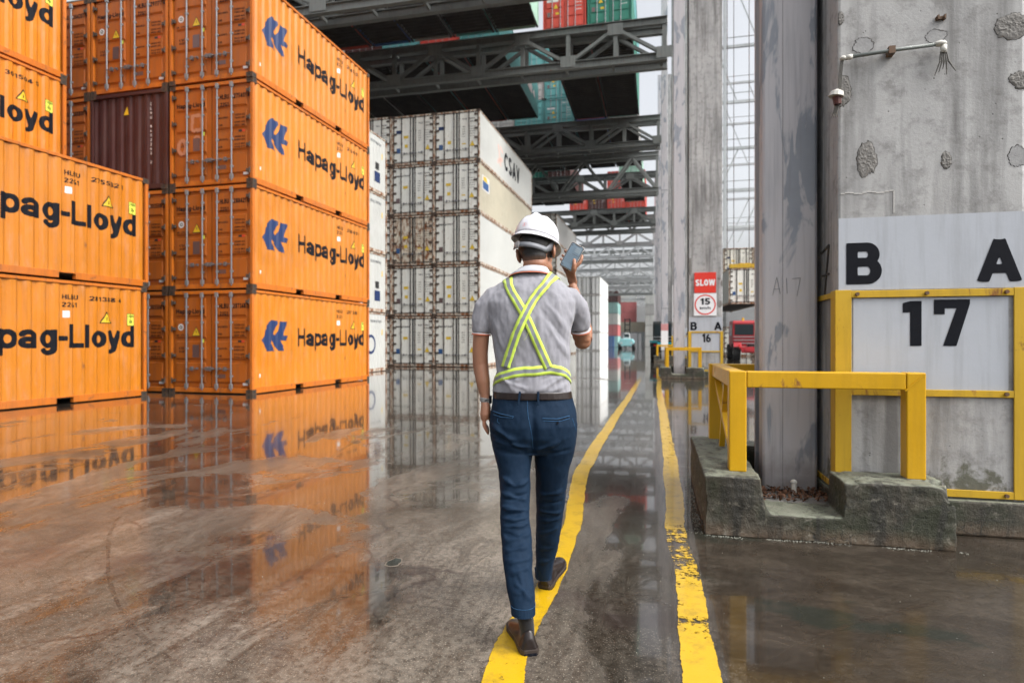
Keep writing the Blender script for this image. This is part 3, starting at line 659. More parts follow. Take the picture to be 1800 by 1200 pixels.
def container(name, L=6.058, wall='orange', frame='orange_frame', door='orange_door', style='dry', end='door', depth=.036, under=False, pockets=True, lite=False):
    root = empty(name)
    frame_mb(L, pockets).build('frame', M[frame], root, bevel=0 if lite else .006)
    mb = wall_mb(L, 1, depth); mb.build('side_wall', M[wall], root); wall_mb(L, -1, depth).build('side_wall', M[wall], root)
    r_ = MB(); r_.box(-CW / 2 + .06, CW / 2 - .06, .06, L - .06, CH - .045, CH - .03); r_.build('roof', M[wall], root)
    u = MB()
    if under:
        for sx in (-1, 1): u.box(sx * (CW / 2 - .006), sx * (CW / 2 - .115), .02, L - .02, .010, .021)
    cross_members(L, u) if under else u.box(-CW / 2 + .1, CW / 2 - .1, .1, L - .1, .10, .13)
    if pockets:
        for dy in (-1.03, 1.03): u.box(-CW / 2 + .02, CW / 2 - .02, L / 2 + dy - .17, L / 2 + dy + .17, .124, .134)
    u.build('underframe', M['under'], root)
    ends = []
    if end == 'plain': ends.append(.05)
    ends.append(L - .05)
    for yy in ends:
        e = MB(); xs = [-1.12] + [x_ - 1.12 for x_ in breaks(0, 2.24)] + [1.12]; vs = []; fs = []; sg = -1 if yy < 1 else 1
        for x in xs: vs += [(x, yy - sg * prof(x + 1.12, .03), .15), (x, yy - sg * prof(x + 1.12, .03), 2.50)]
        for i in range(len(xs) - 1): q = (2 * i, 2 * i + 2, 2 * i + 3, 2 * i + 1); fs.append(q if sg < 0 else q[::-1])
        e.add(vs, fs); e.build('end_wall', M[wall], root)
    if not lite: castings(root, L)
    doors = []
    if end == 'door':
        for sg in (-1, 1):
            me = reefer_door_mesh(sg, M[door]) if style == 'reefer' else dry_door_mesh(sg, M[door])
            d = put(me, 'door', root, (0, 0, 0)); doors.append(d)
            for xx in ((-.69, -.23) if sg < 0 else (.20, .62)) if style == 'dry' else ((-.66, -.14) if sg < 0 else (.14, .66)):
                put(_lockR if style == 'reefer' else _lock, 'locking_bar', d, (xx, -.008 if style == 'dry' else -.002, 0))
                if not lite: put(_hand[sg if style == 'dry' else sg], 'handle', d, (xx, -.008, .62))
            if not lite:
                for z in ((.32, .95, 1.62, 2.28) if style == 'dry' else (.30, .72, 1.18, 1.64, 2.02, 2.34)):
                    put(_hinge[(-sg, 1 if style == 'reefer' else 0)], 'hinge', d, (sg * (CW / 2 - .085), .012, z))
    root['_'] = 0; del root['_']
    return root, doors

def yard(name_root, x, y, z, rz=0.0):
    name_root.location = (x, y, z); name_root.rotation_euler = (0, 0, rz); return name_root

# --- orange 20 ft containers: a template, then copies with their own markings
RZ = R(-1.0)
tmpl, _d = container('shipping_container', wall='orange')
def strip_copy(t):
    c = t.copy(); col.objects.link(c)
    ds = []
    for ch in list(t.children):
        if ch.name.startswith(('lettering', 'sticker', 'smear', 'warning', 'round', 'data')): continue
        k = ch.copy(); col.objects.link(k); k.parent = c
        if ch.name.startswith('door'): ds.append(k)
        for gch in list(ch.children):
            if gch.name.startswith(('lettering', 'sticker', 'smear', 'warning', 'round', 'data')): continue
            q = gch.copy(); col.objects.link(q); q.parent = k
    ds.sort(key=lambda o: o.data.vertices[0].co.x)
    return c, ds
logo = logo2d()
SIDE_CACHE = {}
def side_marks(root, num, L=6.058, depth=.036):
    items = []
    v, f = text_fit('Hapag-Lloyd', 3.80, .50, .036); items.append((v, f, 1.93, 1.165, 'ink'))
    items.append((logo[0], logo[1], .42, 1.05, 'inkblue'))
    v, f = text_fit('HLBU', .34, .10, .03); items.append((v, f, 4.02, 2.18, 'ink'))
    v, f = text_fit(num[:6] + ' ' + num[-1], .78, .10, .03); items.append((v, f, 4.62, 2.18, 'ink'))
    v, f = text_fit('22G1', .32, .10, .03); items.append((v, f, 4.02, 2.02, 'ink'))
    v, f = rect2d(.13, .14); items.append((v, f, 4.03, 1.80, 'stkW'))
    items.append(([(0, 0), (.30, 0), (.15, .27)], [(0, 1, 2)], 4.86, 1.70, 'ink'))
    v, f = rect2d(.22, .28); items.append((v, f, 5.52, 1.66, 'ink'))
    v, f = rect2d(.08, .09); items.append((v, f, .30, .40, 'stkW'))
    o = side_text(items, L, depth, root)
    it2 = [([(.035, .02), (.265, .02), (.15, .225)], [(0, 1, 2)], 4.86, 1.70, 'stkY')]
    v, f = rect2d(.20, .26); it2.append((v, f, 5.53, 1.67, 'stkG'))
    side_text(it2, L, depth, root, 'sticker', .006)
    it3 = []
    v, f = text_fit('CAUTION', .17, .05, .03); it3.append((v, f, 5.545, 1.86, 'ink'))
    v, f = text_fit('2.6', .12, .07, .03); it3.append((v, f, 5.57, 1.73, 'ink'))
    v, f = rect2d(.02, .08); it3.append((v, f, 5.0, 1.76, 'ink'))
    side_text(it3, L, depth, root, 'lettering', .009)
used_t = False
def place_orange(x, y, z, rz, num, label, chalky=False, doors=True, side=True, brand=True):
    global used_t
    if not used_t: root, ds = tmpl, _d; used_t = True
    else: root, ds = strip_copy(tmpl)
    yard(root, x, y, z, rz); tag(root, label, 'shipping container', 'orange shipping containers')
    if doors: door_letters(ds, 'dry', num, brand, chalky)
    if side: side_marks(root, num)
    return root
T2 = tmpl
# stack beside the yard, door ends towards us, emblem side to the right
nums = ['287348 2', '288421 0', '275401 8', '284563 1']
lab = ['orange emblem container at the foot of the tall stack, standing on the wet floor',
       'second orange emblem container from the floor in the tall stack',
       'third orange emblem container from the floor, its door smeared with pinkish patches',
       'topmost orange emblem container of the tall stack, cut by the upper edge']
pending = []
for i in range(4):
    pending.append((-9.62 - CW / 2 + .006 * (i % 2), 13.16 + .01 * ((i * 7) % 3), i * CH, RZ, nums[i], lab[i], i == 2, True, True, i != 3))
# row beside it
labB = ['orange container at floor level between the front stack and the tall stack', 'orange container second from the floor, left of the tall stack', None,
        'orange container with its doors showing above the brown container']
for i in (0, 1, 3): pending.append((-12.12 - CW / 2, 13.22, i * CH, RZ, ['303504 5', '303508 2', '', '291177 4'][i], labB[i], False, True, False, True))
labC = ['orange container at floor level of the hidden inner column', 'orange container second from the floor of the hidden inner column', 'orange container left of the brown one, a strip of its door showing', 'orange container in the dark inner column, top row, one door half showing']
for i in (0, 1, 2, 3): pending.append((-14.62 - CW / 2, 13.27, i * CH, RZ, ['301120 6', '296341 3', '288800 1', '304207 9'][i], labC[i], False, i > 1, False, True))
# near row at the left edge, long sides to the right
labN = ['orange container on the wet floor at the left edge, cut off by the frame', 'orange container lying on top of the left floor-level one']
for i in range(2): pending.append((-12.13 - CW / 2, 6.28 + .05 * i, i * CH, R(-2.6), ['281388 4', '275532 1'][i], labN[i], False, False, True, True))
labM = ['orange container hidden at floor level behind the two front ones', 'orange container hidden second from the floor behind the two front ones', 'orange container with yellow triangle rising behind the left front pair', 'highest orange container at the top left corner']
for i in range(4): pending.append((-14.45 - CW / 2, 6.30, i * CH, R(-1.6), ['277015 2', '277016 8', '301504 5', '282930 7'][i], labM[i], False, False, i > 1, True))
for p in pending: place_orange(*p)
# chalk smears on the third door
sm = MB(); rnd = random.Random(3)
M['smear'] = plain('pinkish_smear', (.44,.19,.10), .7, var=.3, scale=40)
def smear_ring(mb, cx, cz, rx, rz_, th_, squ=False):
    k = 26; vs = []; fs = []
    for i in range(k):
        a = 2 * math.pi * i / k
        ca, sa = math.cos(a), math.sin(a)
        if squ: q = max(abs(ca), abs(sa)); ca, sa = ca / q, sa / q
        j = rnd.uniform(.9, 1.12); vs.append((cx + rx * ca * j, .0215, cz + rz_ * sa * j)); j2 = rnd.uniform(.8, 1.1)
        vs.append((cx + (rx - th_) * ca * j2, .0215, cz + (rz_ - th_) * sa * j2))
    for i in range(k): a = 2 * i; b_ = 2 * ((i + 1) % k); fs.append((a, b_, b_ + 1, a + 1))
    mb.add(vs, fs)
smear_ring(sm, -.42, 1.60, .17, .22, .07, True); smear_ring(sm, -.86, 1.02, .15, .22, .09); smear_ring(sm, -.42, 1.22, .10, .07, .05)
cont3 = [o for o in bpy.data.objects if o.get('label', '').startswith('third orange emblem')][0]
d3 = [c for c in cont3.children if c.name.startswith('door')]; d3.sort(key=lambda o: o.data.vertices[0].co.x)
sm.build('smear', M['smear'], d3[0])

# the brown container set in the row with its plain end showing
bc, _ = container('shipping_container', wall='brown', frame='brown', door='brown', end='plain')
yard(bc, -12.12 - CW / 2, 13.20, 2 * CH, RZ); tag(bc, 'dark brown container with corrugated end and a small yellow triangle, among orange ones', 'shipping container')
mk = MB(); f_ = lambda a, b_: (a, .046, b_)
mk.add([(-.18, .046, 2.0), (-.02, .046, 2.0), (-.07, .046, 2.22)], [(0, 1, 2)], 1)
for i, ch_ in enumerate('CLHU 8652263 2'):
    if ch_ != ' ':
        add_text(mk, ch_, .05 if ch_ not in '1' else .02, .07, shift(f_, .66, 2.18 - i * .115), .02)
mk.build('lettering', [M['stkW'], M['stkY']], bc)

# --- white refrigerated containers
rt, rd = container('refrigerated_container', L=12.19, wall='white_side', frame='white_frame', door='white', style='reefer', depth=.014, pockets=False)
first = True
def place_reefer(x, y, z, label, seed, group='white refrigerated containers', letters=True, wall=None, rz=RZ):
    global first
    if first: root, ds = rt, rd; first = False
    else: root, ds = strip_copy(rt)
    yard(root, x, y, z, rz); tag(root, label, 'refrigerated container', group)
    if letters: reefer_letters(ds, seed)
    if wall:
        for c in root.children:
            if c.name.startswith('side_wall'): c.data = c.data.copy(); c.data.materials[0] = M[wall]
    return root
rows = ['floor level', 'second row up', 'middle row', 'fourth row up', 'top row']
colsn = ['right-hand column', 'column left of the corner one', 'third column from the corner', 'column beside the small stack']
reefs = {}
for cx in range(4):
    for i in range(5):
        lb = 'rust-stained reefer, %s, %s, near stack' % (rows[i], colsn[cx])
        if cx == 0 and i == 4: lb = 'topmost corner reefer with faded red sign and dark lettering on its long side'
        if cx == 0 and i == 3: lb = 'corner reefer with yellowed cream side and small blue-yellow sticker'
        if cx == 1 and i == 2: lb = 'reefer with the rustiest doors, middle row, beside the corner column'
        reefs[(cx, i)] = place_reefer(-8.66 - CW / 2 - cx * 2.36 + .01 * ((cx * 3 + i * 5) % 3), 29.55 + .02 * ((cx + i) % 3), i * CH, lb, 11 + cx * 7 + i, wall='cream_side' if (cx == 0 and i == 3) else None)
        if cx: reefs[(cx, i)].scale = (.965, 1, 1)
for c in reefs[(1, 2)].children:
    if c.name.startswith('door'):
        c.data = c.data.copy(); M['rusty_door'] = M.get('rusty_door') or paint('very_rusty_white_door', (.60,.55,.45), .55, .6, rust=.66, dirtcol=(.28,.18,.10)); c.data.materials[0] = M['rusty_door']
def Yof(u, X):
    t = (u - 900) / F; return X * (C + t * S) / (t * C - S)
y0 = Yof(884, -8.66) - 29.55; y1 = Yof(906, -8.66) - 29.55
v, f = text_fit('CSAV', y1 - y0 + .5, 1.05, .045); it = [(v, f, y0, .85, 'ink')]
yl = Yof(873, -8.66) - 29.55
for a in ([(0, .1), (1.1, .5), (.9, .7), (0, .35)], [(0, 1.2), (.25, 1.2), (.75, .1), (.5, .1)], [(.5, 1.3), (1.1, 1.05), (1.1, .9), (.45, 1.1)]):
    it.append((a, [(0, 1, 2, 3)], yl, .7, 'inkfade'))
side_text(it, 12.19, .014, reefs[(0, 4)])
side_text([([(0, 0), (1.3, 0), (1.3, .75), (0, .75)], [(0, 1, 2, 3)], .55, 1.3, 'stkW')], 12.19, .014, reefs[(0, 3)], 'sticker')
side_text([([(0, 0), (1.0, 0), (1.0, .4), (0, .4)], [(0, 1, 2, 3)], .70, 1.36, 'stkB'), ([(0, 0), (.9, 0), (.5, .25), (0, .2)], [(0, 1, 2, 3)], .75, 1.78, 'stkY')], 12.19, .014, reefs[(0, 3)], 'sticker', .006)

# small white stack right behind the orange one (its far end shows)
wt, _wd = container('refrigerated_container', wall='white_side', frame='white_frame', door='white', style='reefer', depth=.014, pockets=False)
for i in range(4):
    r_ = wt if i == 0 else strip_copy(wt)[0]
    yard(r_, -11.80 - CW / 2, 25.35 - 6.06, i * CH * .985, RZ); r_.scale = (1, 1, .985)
    tag(r_, 'white reefer %s of the small white stack behind the orange stack' % ['at the foot', 'second from the floor', 'third from the floor', 'on top'][i], 'refrigerated container', 'white containers behind the orange stack')
for i, r_ in enumerate([o for o in bpy.data.objects if o.get('group') == 'white containers behind the orange stack']):
    o = MB()
    fn = lambda a, b_: (CW / 2 - .008, a, b_)
    add_text(o, 'HLXU 8%d' % (37621 + i * 881), .95, .11, shift(fn, 4.55, 2.15), .02, 0)
    o.box(CW / 2 - .011, CW / 2 - .006, 5.55, 5.63, 1.6, 1.85, 1)
    if i == 0: o.tube([(CW / 2 - .011, 4.55, 1.2), (CW / 2 - .006, 4.55, 1.2)], .42, 20, 2); o.tube([(CW / 2 - .011, 4.55, 1.2), (CW / 2 - .003, 4.55, 1.2)], .30, 20, 3)
    if i in (1, 3): o.box(CW / 2 - .011, CW / 2 - .006, 4.9, 5.4, .5, .95, 2); o.box(CW / 2 - .011, CW / 2 - .006, 4.95, 5.3, 1.05, 1.35, 4)
    o.build('lettering', [M['inkgrey'], M['stkY'], M['inkblue'], M['white_side'], M['stkK']], r_)

# second and third reefer blocks farther down the yard
for cx in range(3):
    for i in range(5):
        r_ = place_reefer(-8.9 - CW / 2 - cx * 2.5, 55.4, i * CH, 'greyish reefer, %s, %s of the second reefer block' % (rows[i], ['right column', 'middle column', 'left column'][cx]), 200 + cx * 5 + i, 'reefers of the second block', letters=False, wall='grey' if i > 2 else None)
for cx in range(3):
    for i in range(4):
        if (cx, i) == (0, 0):
            M['white_bright'] = paint('brightened_white_reefer_paint', (.86,.87,.86), .4, .10, rust=.0, rnd=.04, dirtcol=(.4,.38,.34)); M['white_bright_frame'] = paint('brightened_white_frame', (.74,.73,.70), .5, .25, rust=.25, rnd=.04, dirtcol=(.4,.36,.30))  # whiter copy of the reefer paint, brightness put in against shaded fronts
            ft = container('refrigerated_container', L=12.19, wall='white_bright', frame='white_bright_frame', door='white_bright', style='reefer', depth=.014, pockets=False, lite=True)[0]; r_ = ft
        else: r_ = strip_copy(ft)[0]
        yard(r_, -7.75 - CW / 2 - cx * 2.5, 86, i * CH, RZ); tag(r_, 'bright white reefer, %s, %s of the far reefer block' % (rows[i], ['right column', 'middle column', 'left column'][cx]), 'refrigerated container', 'reefers of the far block')
# ------------------------------------------------------------------ overhead container rack on steel trusses
M['truss_zig'] = paint('lighter_truss_steel', (.19,.205,.20), .55, .45, rust=.08, rnd=.2, dirtcol=(.05,.05,.05))
ZB, ZT = 16.4, 18.72           # truss bottom and top
def truss(y, x1, x0=-33.0, zb=ZB, zt=ZT, bay=2.6, warren=False, mat='truss', detail=True, label='', dpt=1.1):
    root = empty('truss_girder', (0, y, 0)); tag(root, label, 'truss girder', 'steel trusses carrying the overhead containers')
    parts = []
    def part(name, fn):
        mb = MB(); fn(mb); parts.append((name, mb))
    for k, yy in enumerate((0, dpt)):
        for (nm, z, h) in (('top_chord', zt - .2, .40), ('bottom_chord', zb + .2, .42)):
            def fn(mb, yy=yy, z=z, h=h):
                mb.box(x0, x1, yy - .03, yy + .03, z - h / 2, z + h / 2)
                mb.box(x0, x1, yy - .15, yy + .15, z + h / 2 - .03, z + h / 2 + .003); mb.box(x0, x1, yy - .15, yy + .15, z - h / 2 - .003, z - h / 2 + .03)
            part(nm, fn)
        n = int((x1 - x0) / bay)
        for i in range(n):
            xa = x1 - i * bay - .15; xb = xa - bay
            up = i % 2 == 0
            if warren:
                xm = (xa + xb) / 2
                part('diagonal', lambda mb, a=xa, b_=xm, yy=yy: mb.bar((a, yy, zb + .35), (b_, yy, zt - .35), .19, .17))
                part('diagonal', lambda mb, a=xb, b_=xm, yy=yy: mb.bar((a, yy, zb + .35), (b_, yy, zt - .35), .19, .17))
                if i in (0,): part('vertical', lambda mb, a=xa, yy=yy: mb.box(a - .1, a + .1, yy - .1, yy + .1, zb + .3, zt - .3))
            else:
                part('vertical', lambda mb, a=xa, yy=yy: mb.box(a - .11, a + .11, yy - .10, yy + .10, zb + .38, zt - .38))
                p, q = ((xa, yy, zb + .38), (xb, yy, zt - .4)) if not up else ((xa, yy, zb + .38), (xb, yy, zt - .4))
                if i % 2 == 0: p, q = (xa - .1, yy, zb + .38), (xb + .1, yy, zt - .4)
                else: p, q = (xa - .1, yy, zt - .4), (xb + .1, yy, zb + .38)
                part('diagonal', lambda mb, p=p, q=q: mb.bar(p, q, .20, .17))
            if k == 0 and not warren: part('gusset_plate', lambda mb, a=xa, z=(zb + .40 if i % 2 == 0 else zt - .42): mb.box(a - .42, a + .42, -.16, -.125, z - .32, z + .30))
    if detail:
        for nm, mb in parts: mb.build(nm, M[mat], root)
    else:
        mb = MB()
        for nm, m2 in parts: mb.add(m2.v, m2.f)
        mb.build('lattice', M[mat], root)
    # cross ties between the two planes
    ct = MB(); x = x1 - .3
    while x > x0: ct.box(x - .06, x + .06, .18, dpt - .18, zb + .05, zb + .2); ct.box(x - .05, x + .05, .18, dpt - .18, zt - .2, zt - .08); x -= bay
    ct.build('cross_tie', M[mat], root)
    return root
TR = [(25.6, False, 'nearest truss, running off the top edge above the orange stack'), (34.0, False, 'large truss crossing from the grey column to the dark container bellies'),
      (48.6, False, 'truss below the second row of hanging decks, third from the front'), (56.5, True, 'zigzag lattice truss with thin diagonals, just below the third truss'),
      (64.5, False, 'truss glimpsed through the zigzag lattice'), (81.5, False, 'truss in front of the small red containers overhead'), (86.5, True, 'thin zigzag truss behind the small red containers'),
      (98, False, 'far truss against the white sky, sixth from the front'), (112, False, 'far truss seen just over the phone'), (119, True, 'thin far zigzag truss by the phone'),
      (132, False, 'tiny far truss low over the far yard'), (148, False, 'tiny hazy truss near the end of the rack'), (165, True, 'last tiny zigzag truss before the far containers'), (105.5, False, 'low far truss, nearest of those hung below the others'), (121, False, 'low far truss, second of those hung below the others'), (139, True, 'low far zigzag truss, third of those hung below the others'), (156, False, 'low far truss, last of those hung below the others'),
      (182, False, 'very distant truss, first past the zigzag ones'), (204, True, 'very distant zigzag truss near the horizon'), (232, False, 'very distant truss, second nearest the horizon'), (268, False, 'most distant truss of all, just over the far boxes')]
for i, (y, wr, lb) in enumerate(TR):
    zb, zt = (14.7, 18.3) if (wr and i == 3) else ((11.6, 13.6) if 13 <= i <= 16 else (ZB, ZT))
    x1 = .58 - .0128 * (y - 22.8) + (.10 if i == 1 else 0)
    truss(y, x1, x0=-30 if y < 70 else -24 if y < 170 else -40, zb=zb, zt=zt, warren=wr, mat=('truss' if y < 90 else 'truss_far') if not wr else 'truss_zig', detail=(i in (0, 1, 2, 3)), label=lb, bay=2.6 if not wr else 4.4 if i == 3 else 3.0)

ov20, _ = container('deck_container', wall='palegreen', frame='palegreen', door='teal', under=True, lite=True)
ov40, _ = container('deck_container', L=12.19, wall='teal', frame='teal', door='teal', under=True, lite=True, pockets=False)
used = {'a': False, 'b': False}
def deck(kind, x, y, z, wall, door, label, letters=False):
    t = {'a': ov20, 'b': ov40}[kind]
    if not used[kind]: root = t; used[kind] = True
    else: root, _d2 = strip_copy(t)
    for c in root.children:
        nm = c.name.split('.')[0]
        if nm in ('side_wall', 'frame', 'door', 'end_wall', 'roof'):
            key = (c.data.name.split('#')[0], nm, wall if nm != 'door' else door)
            if key not in DC:
                me = c.data.copy(); me.name = c.data.name.split('#')[0] + '#' + key[2]; me.materials[0] = M[key[2]]; DC[key] = me
            c.data = DC[key]
    yard(root, x, y, z); tag(root, label, 'overhead container', 'containers stored overhead on the steel rack')
    return root
DC = {}
names_c = ['palegreen', 'teal', 'grey', 'blue', 'red', 'teal', 'brown', 'white', 'green']
def word(k): return {'palegreen': 'pale green', 'brown': 'dark brown', 'white_side': 'white'}.get(k, k)
# bay over the first two trusses (20 ft boxes, bellies seen from below)
for i in range(8):
    c_ = 'palegreen' if i == 0 else names_c[i % 9]
    lb = 'pale green overhead box with its side edge lit, left of the red doors' if i == 0 else 'dark belly of a %s container, %s left of the pale green box' % (word(c_), ['', 'first', 'second', 'third', 'fourth', 'fifth', 'sixth', 'seventh'][i])
    deck('a', -6.42 - CW / 2 - i * 2.52, 27.1, ZT + .03, c_, c_, lb).scale = (1, 1.08, 1)
# second bay (40 ft)
for i in range(7):
    c_ = 'teal' if i == 0 else names_c[(i + 3) % 9]
    lb = 'teal overhead box with a white mark on its long side, end of the middle bay' if i == 0 else 'dark belly in the middle bay, %s left of the white-marked teal box' % ['', 'first', 'second', 'third', 'fourth', 'fifth', 'sixth'][i]
    r_ = deck('b', -9.05 - CW / 2 - i * 2.52, 35.1, ZT + .03, c_, c_, lb)
    if i == 0:
        o = MB(); fn = lambda a, b_: (CW / 2 - .006, a, b_); o.add([fn(8.2, 1.0), fn(9.6, .9), fn(9.9, 1.5), fn(8.6, 1.9)], [(0, 1, 2, 3)]); o.add([fn(9.9, 1.2), fn(10.9, 1.0), fn(10.6, 1.6)], [(0, 1, 2)]); o.build('lettering', M['stkW'], r_)
def deck_marks(r_, num, c1='stkW'):
    ds = sorted([c for c in r_.children if c.name.startswith('door')], key=lambda o: o.data.vertices[0].co.x)
    y = .0225; f_ = lambda a, b_: (a, y, b_)
    mb = MB(); mb.box(-1.0, -.35, y - .003, y, 1.72, 1.86, 0); mb.add([(-.62, y, 1.35), (-.36, y, 1.35), (-.49, y, 1.60)], [(0, 1, 2)], 1)
    mb.box(-.98, -.80, y - .003, y, .9, 1.15, 2); mb.box(-.5, -.3, y - .003, y, 1.0, 1.12, 1); mb.build('lettering', [M[c1], M['stkY'], M['plate']], ds[0])
    mb = MB(); add_text(mb, 'TRIU', .28, .1, shift(f_, .25, 2.15), .03); add_text(mb, num, .40, .1, shift(f_, .62, 2.15), .03)
    for k in range(4): add_text(mb, '%d KG' % (30480 - 1277 * k), .34, .06, shift(f_, .62, 1.75 - .2 * k), .03)
    mb.build('lettering', [M[c1]], ds[1])
ra = deck('b', -6.30 + CW / 2, 34.35, ZT + .03, 'red', 'red', 'red overhead container with double doors, standing on the large truss'); deck_marks(ra, '482093')
rb = deck('b', -3.78 + CW / 2, 34.35, ZT + .03, 'green', 'green', 'green overhead container with double doors, right of the red one'); deck_marks(rb, '310668')
ra.scale = rb.scale = (1, 1.16, 1)
for k in range(2):
    deck('b', [-6.30, -3.78][k] + CW / 2, 34.35, ZT + .03 + CH, ['red', 'teal'][k], ['red', 'teal'][k], ['red container stacked on the red overhead one, above the frame edge', 'teal container stacked on the green overhead one, above the frame edge'][k]).scale = (1, 1.16, 1)
# teal doors standing behind the gap
for k in range(4):
    r_ = deck('b', -9.08 + CW / 2, 50.2, ZT + .03 + k * CH, 'teal', 'teal', 'teal doors %s in the gap between the overhead bellies' % ['lowest', 'second from below', 'third from below', 'fourth from below'][k]); deck_marks(r_, '77120%d' % k)
for k in range(3):
    for i in range(3):
        deck('b', -11.6 - 2.52 * i + CW / 2, 50.2, ZT + .03 + k * CH, ['teal', 'grey', 'teal'][(i + k) % 3], ['teal', 'grey', 'teal'][(i + k) % 3], 'overhead container behind the teal doors, level %d, place %d leftward' % (k + 1, i + 1))
for i in range(6):
    if i == 1: continue
    c_ = names_c[(i * 2) % 9]
    if i != 2: deck('b', -1.50 - CW / 2 - i * 2.52, 65.6 if i % 2 else 66.0, ZT + .03, c_, c_, 'belly of a %s overhead container in the deep third bay, %s from the right' % (word(c_), ['first', '', 'third', 'fourth', 'fifth', 'sixth'][i]))
deck('b', -1.50 - CW / 2, 50.2, ZT + .03, 'grey', 'grey', 'grey overhead container beyond the green-doored one, belly over the zigzag truss')
deck('b', -4.02 - CW / 2, 50.2, ZT + .03, 'blue', 'blue', 'blue overhead container beyond the red-doored one, belly over the zigzag truss')
for i in range(4):
    c_ = ['red', 'red', 'brown', 'red'][i]
    r_ = deck('b', -1.50 - CW / 2 - i * 2.52, 82.6, ZT + .03, c_, c_, '%s overhead container among the small reddish ones over the helmet, %s from the right' % (word(c_), ['first', 'second', 'third', 'fourth'][i])); deck_marks(r_, '20884%d' % i)
for i in range(2): deck('b', -1.50 - CW / 2 - i * 2.52, 82.6, ZT + .03 + CH, 'red', 'red', 'upper small red overhead container, %s' % ['right one', 'left one'][i])

# ------------------------------------------------------------------ pillars of the yard
def concrete_material():
    m, n, b = new_mat('weathered_concrete')
    v = coords(n); vs = coords(n, (3.2, 3.2, .28))
    big = noise_n(n, v, 1.1, 8, .6, .3); st = noise_n(n, vs, 1.5, 7, .6, .2); fin = noise_n(n, v, 42, 6, .7); mid = noise_n(n, v, 7, 8, .7)
    cc = ramp(n, big, [(.3, (.30,.30,.30)), (.7, (.44,.44,.435))])
    cc = mix(n, ramp(n, st, [(.46, g(0)), (.66, g(.85))]), cc, (.12,.118,.116))
    cc = mix(n, ramp(n, mid, [(.50, g(0)), (.66, g(.6))]), cc, (.135,.130,.125))
    cc = mix(n, ramp(n, noise_n(n, coords(n, (5, 5, .3)), 1.2, 5, .6), [(.6, g(0)), (.7, g(.25))]), cc, (.47,.465,.46))
    vo = N(n, 'ShaderNodeTexVoronoi'); vo.inputs['Scale'].default_value = 16; n.links.new(v, vo.inputs['Vector'])
    pits = ramp(n, vo.outputs['Distance'], [(.05, g(.9)), (.10, g(0))])
    keep = ramp(n, noise_n(n, v, 5, 2, .5), [(.52, g(0)), (.58, g(1))])
    pk = mix(n, 1.0, pits, keep, 'MULTIPLY')
    cc = mix(n, pk, cc, (.05,.045,.04))
    # moss and damp towards the ground, with an uneven edge
    sep = N(n, 'ShaderNodeSeparateXYZ'); n.links.new(v, sep.inputs[0])
    ad = N(n, 'ShaderNodeMath', operation='MULTIPLY_ADD'); ad.inputs[1].default_value = 1.25; n.links.new(noise_n(n, v, 3.2, 8, .68, .4), ad.inputs[0]); n.links.new(sep.outputs['Z'], ad.inputs[2])
    moss = ramp(n, ad.outputs[0], [(.92, g(.88)), (1.25, g(0))])
    cc = mix(n, moss, cc, mix(n, fin, (.035,.040,.022), (.12,.115,.075)))
    n.links.new(cc, b.inputs['Base Color']); b.inputs['Roughness'].default_value = .8
    bump(n, b, mix(n, .5, mix(n, pk, mid, g(0)), fin), .55, .008)
    return m
M['concrete'] = concrete_material()
M['band'] = paint('white_painted_concrete', (.385,.41,.45), .6, .42, rnd=.02, bumps=.16, dirtcol=(.18,.18,.18))
M['yframe'] = paint('yellow_angle_iron', (.50,.31,.016), .5, .4, rust=.26, rnd=.05, dirtcol=(.16,.11,.03))
M['ysteel'] = paint('yellow_guard_paint', (.56,.31,.004), .38, .30, rust=.17, rnd=.05, dirtcol=(.20,.12,.02), bumps=.25)
def pillar_material():
    m, n, b = new_mat('patchy_primer_steel'); v = coords(n)
    cc = mix(n, noise_n(n, coords(n, (2, 2, .35)), 1.5, 6, .6), (.40,.40,.425), (.52,.50,.515))
    pt = noise_n(n, coords(n, (2.6, 2.6, .8)), 1.25, 5, .55, .5)
    cc = mix(n, ramp(n, pt, [(.545, g(0)), (.575, g(.85))]), cc, mix(n, noise_n(n, v, 6, 5, .6), (.17,.195,.235), (.27,.30,.34)))
    cc = mix(n, ramp(n, noise_n(n, coords(n, (16, 16, .7)), 1.5, 6, .6), [(.5, g(0)), (.75, g(.5))]), cc, (.20,.20,.22))
    cc = mix(n, ramp(n, noise_n(n, v, 26, 6, .75), [(.68, g(0)), (.72, g(.8))]), cc, (.05,.045,.045))
    sp_ = N(n, 'ShaderNodeSeparateXYZ'); n.links.new(v, sp_.inputs[0]); ad = N(n, 'ShaderNodeMath', operation='MULTIPLY_ADD'); ad.inputs[1].default_value = .8; n.links.new(noise_n(n, v, 5, 6, .6), ad.inputs[0]); n.links.new(sp_.outputs['Z'], ad.inputs[2])
    cc = mix(n, ramp(n, ad.outputs[0], [(.55, g(.6)), (.95, g(0))]), cc, (.13,.105,.085))
    n.links.new(cc, b.inputs['Base Color']); n.links.new(ramp(n, pt, [(.4, g(.38)), (.6, g(.58))]), b.inputs['Roughness']); b.inputs['Metallic'].default_value = 0
    bump(n, b, mix(n, .4, noise_n(n, v, 4, 4, .5), noise_n(n, v, 60, 4, .6)), .18, .006); return m
M['pillar'] = pillar_material()
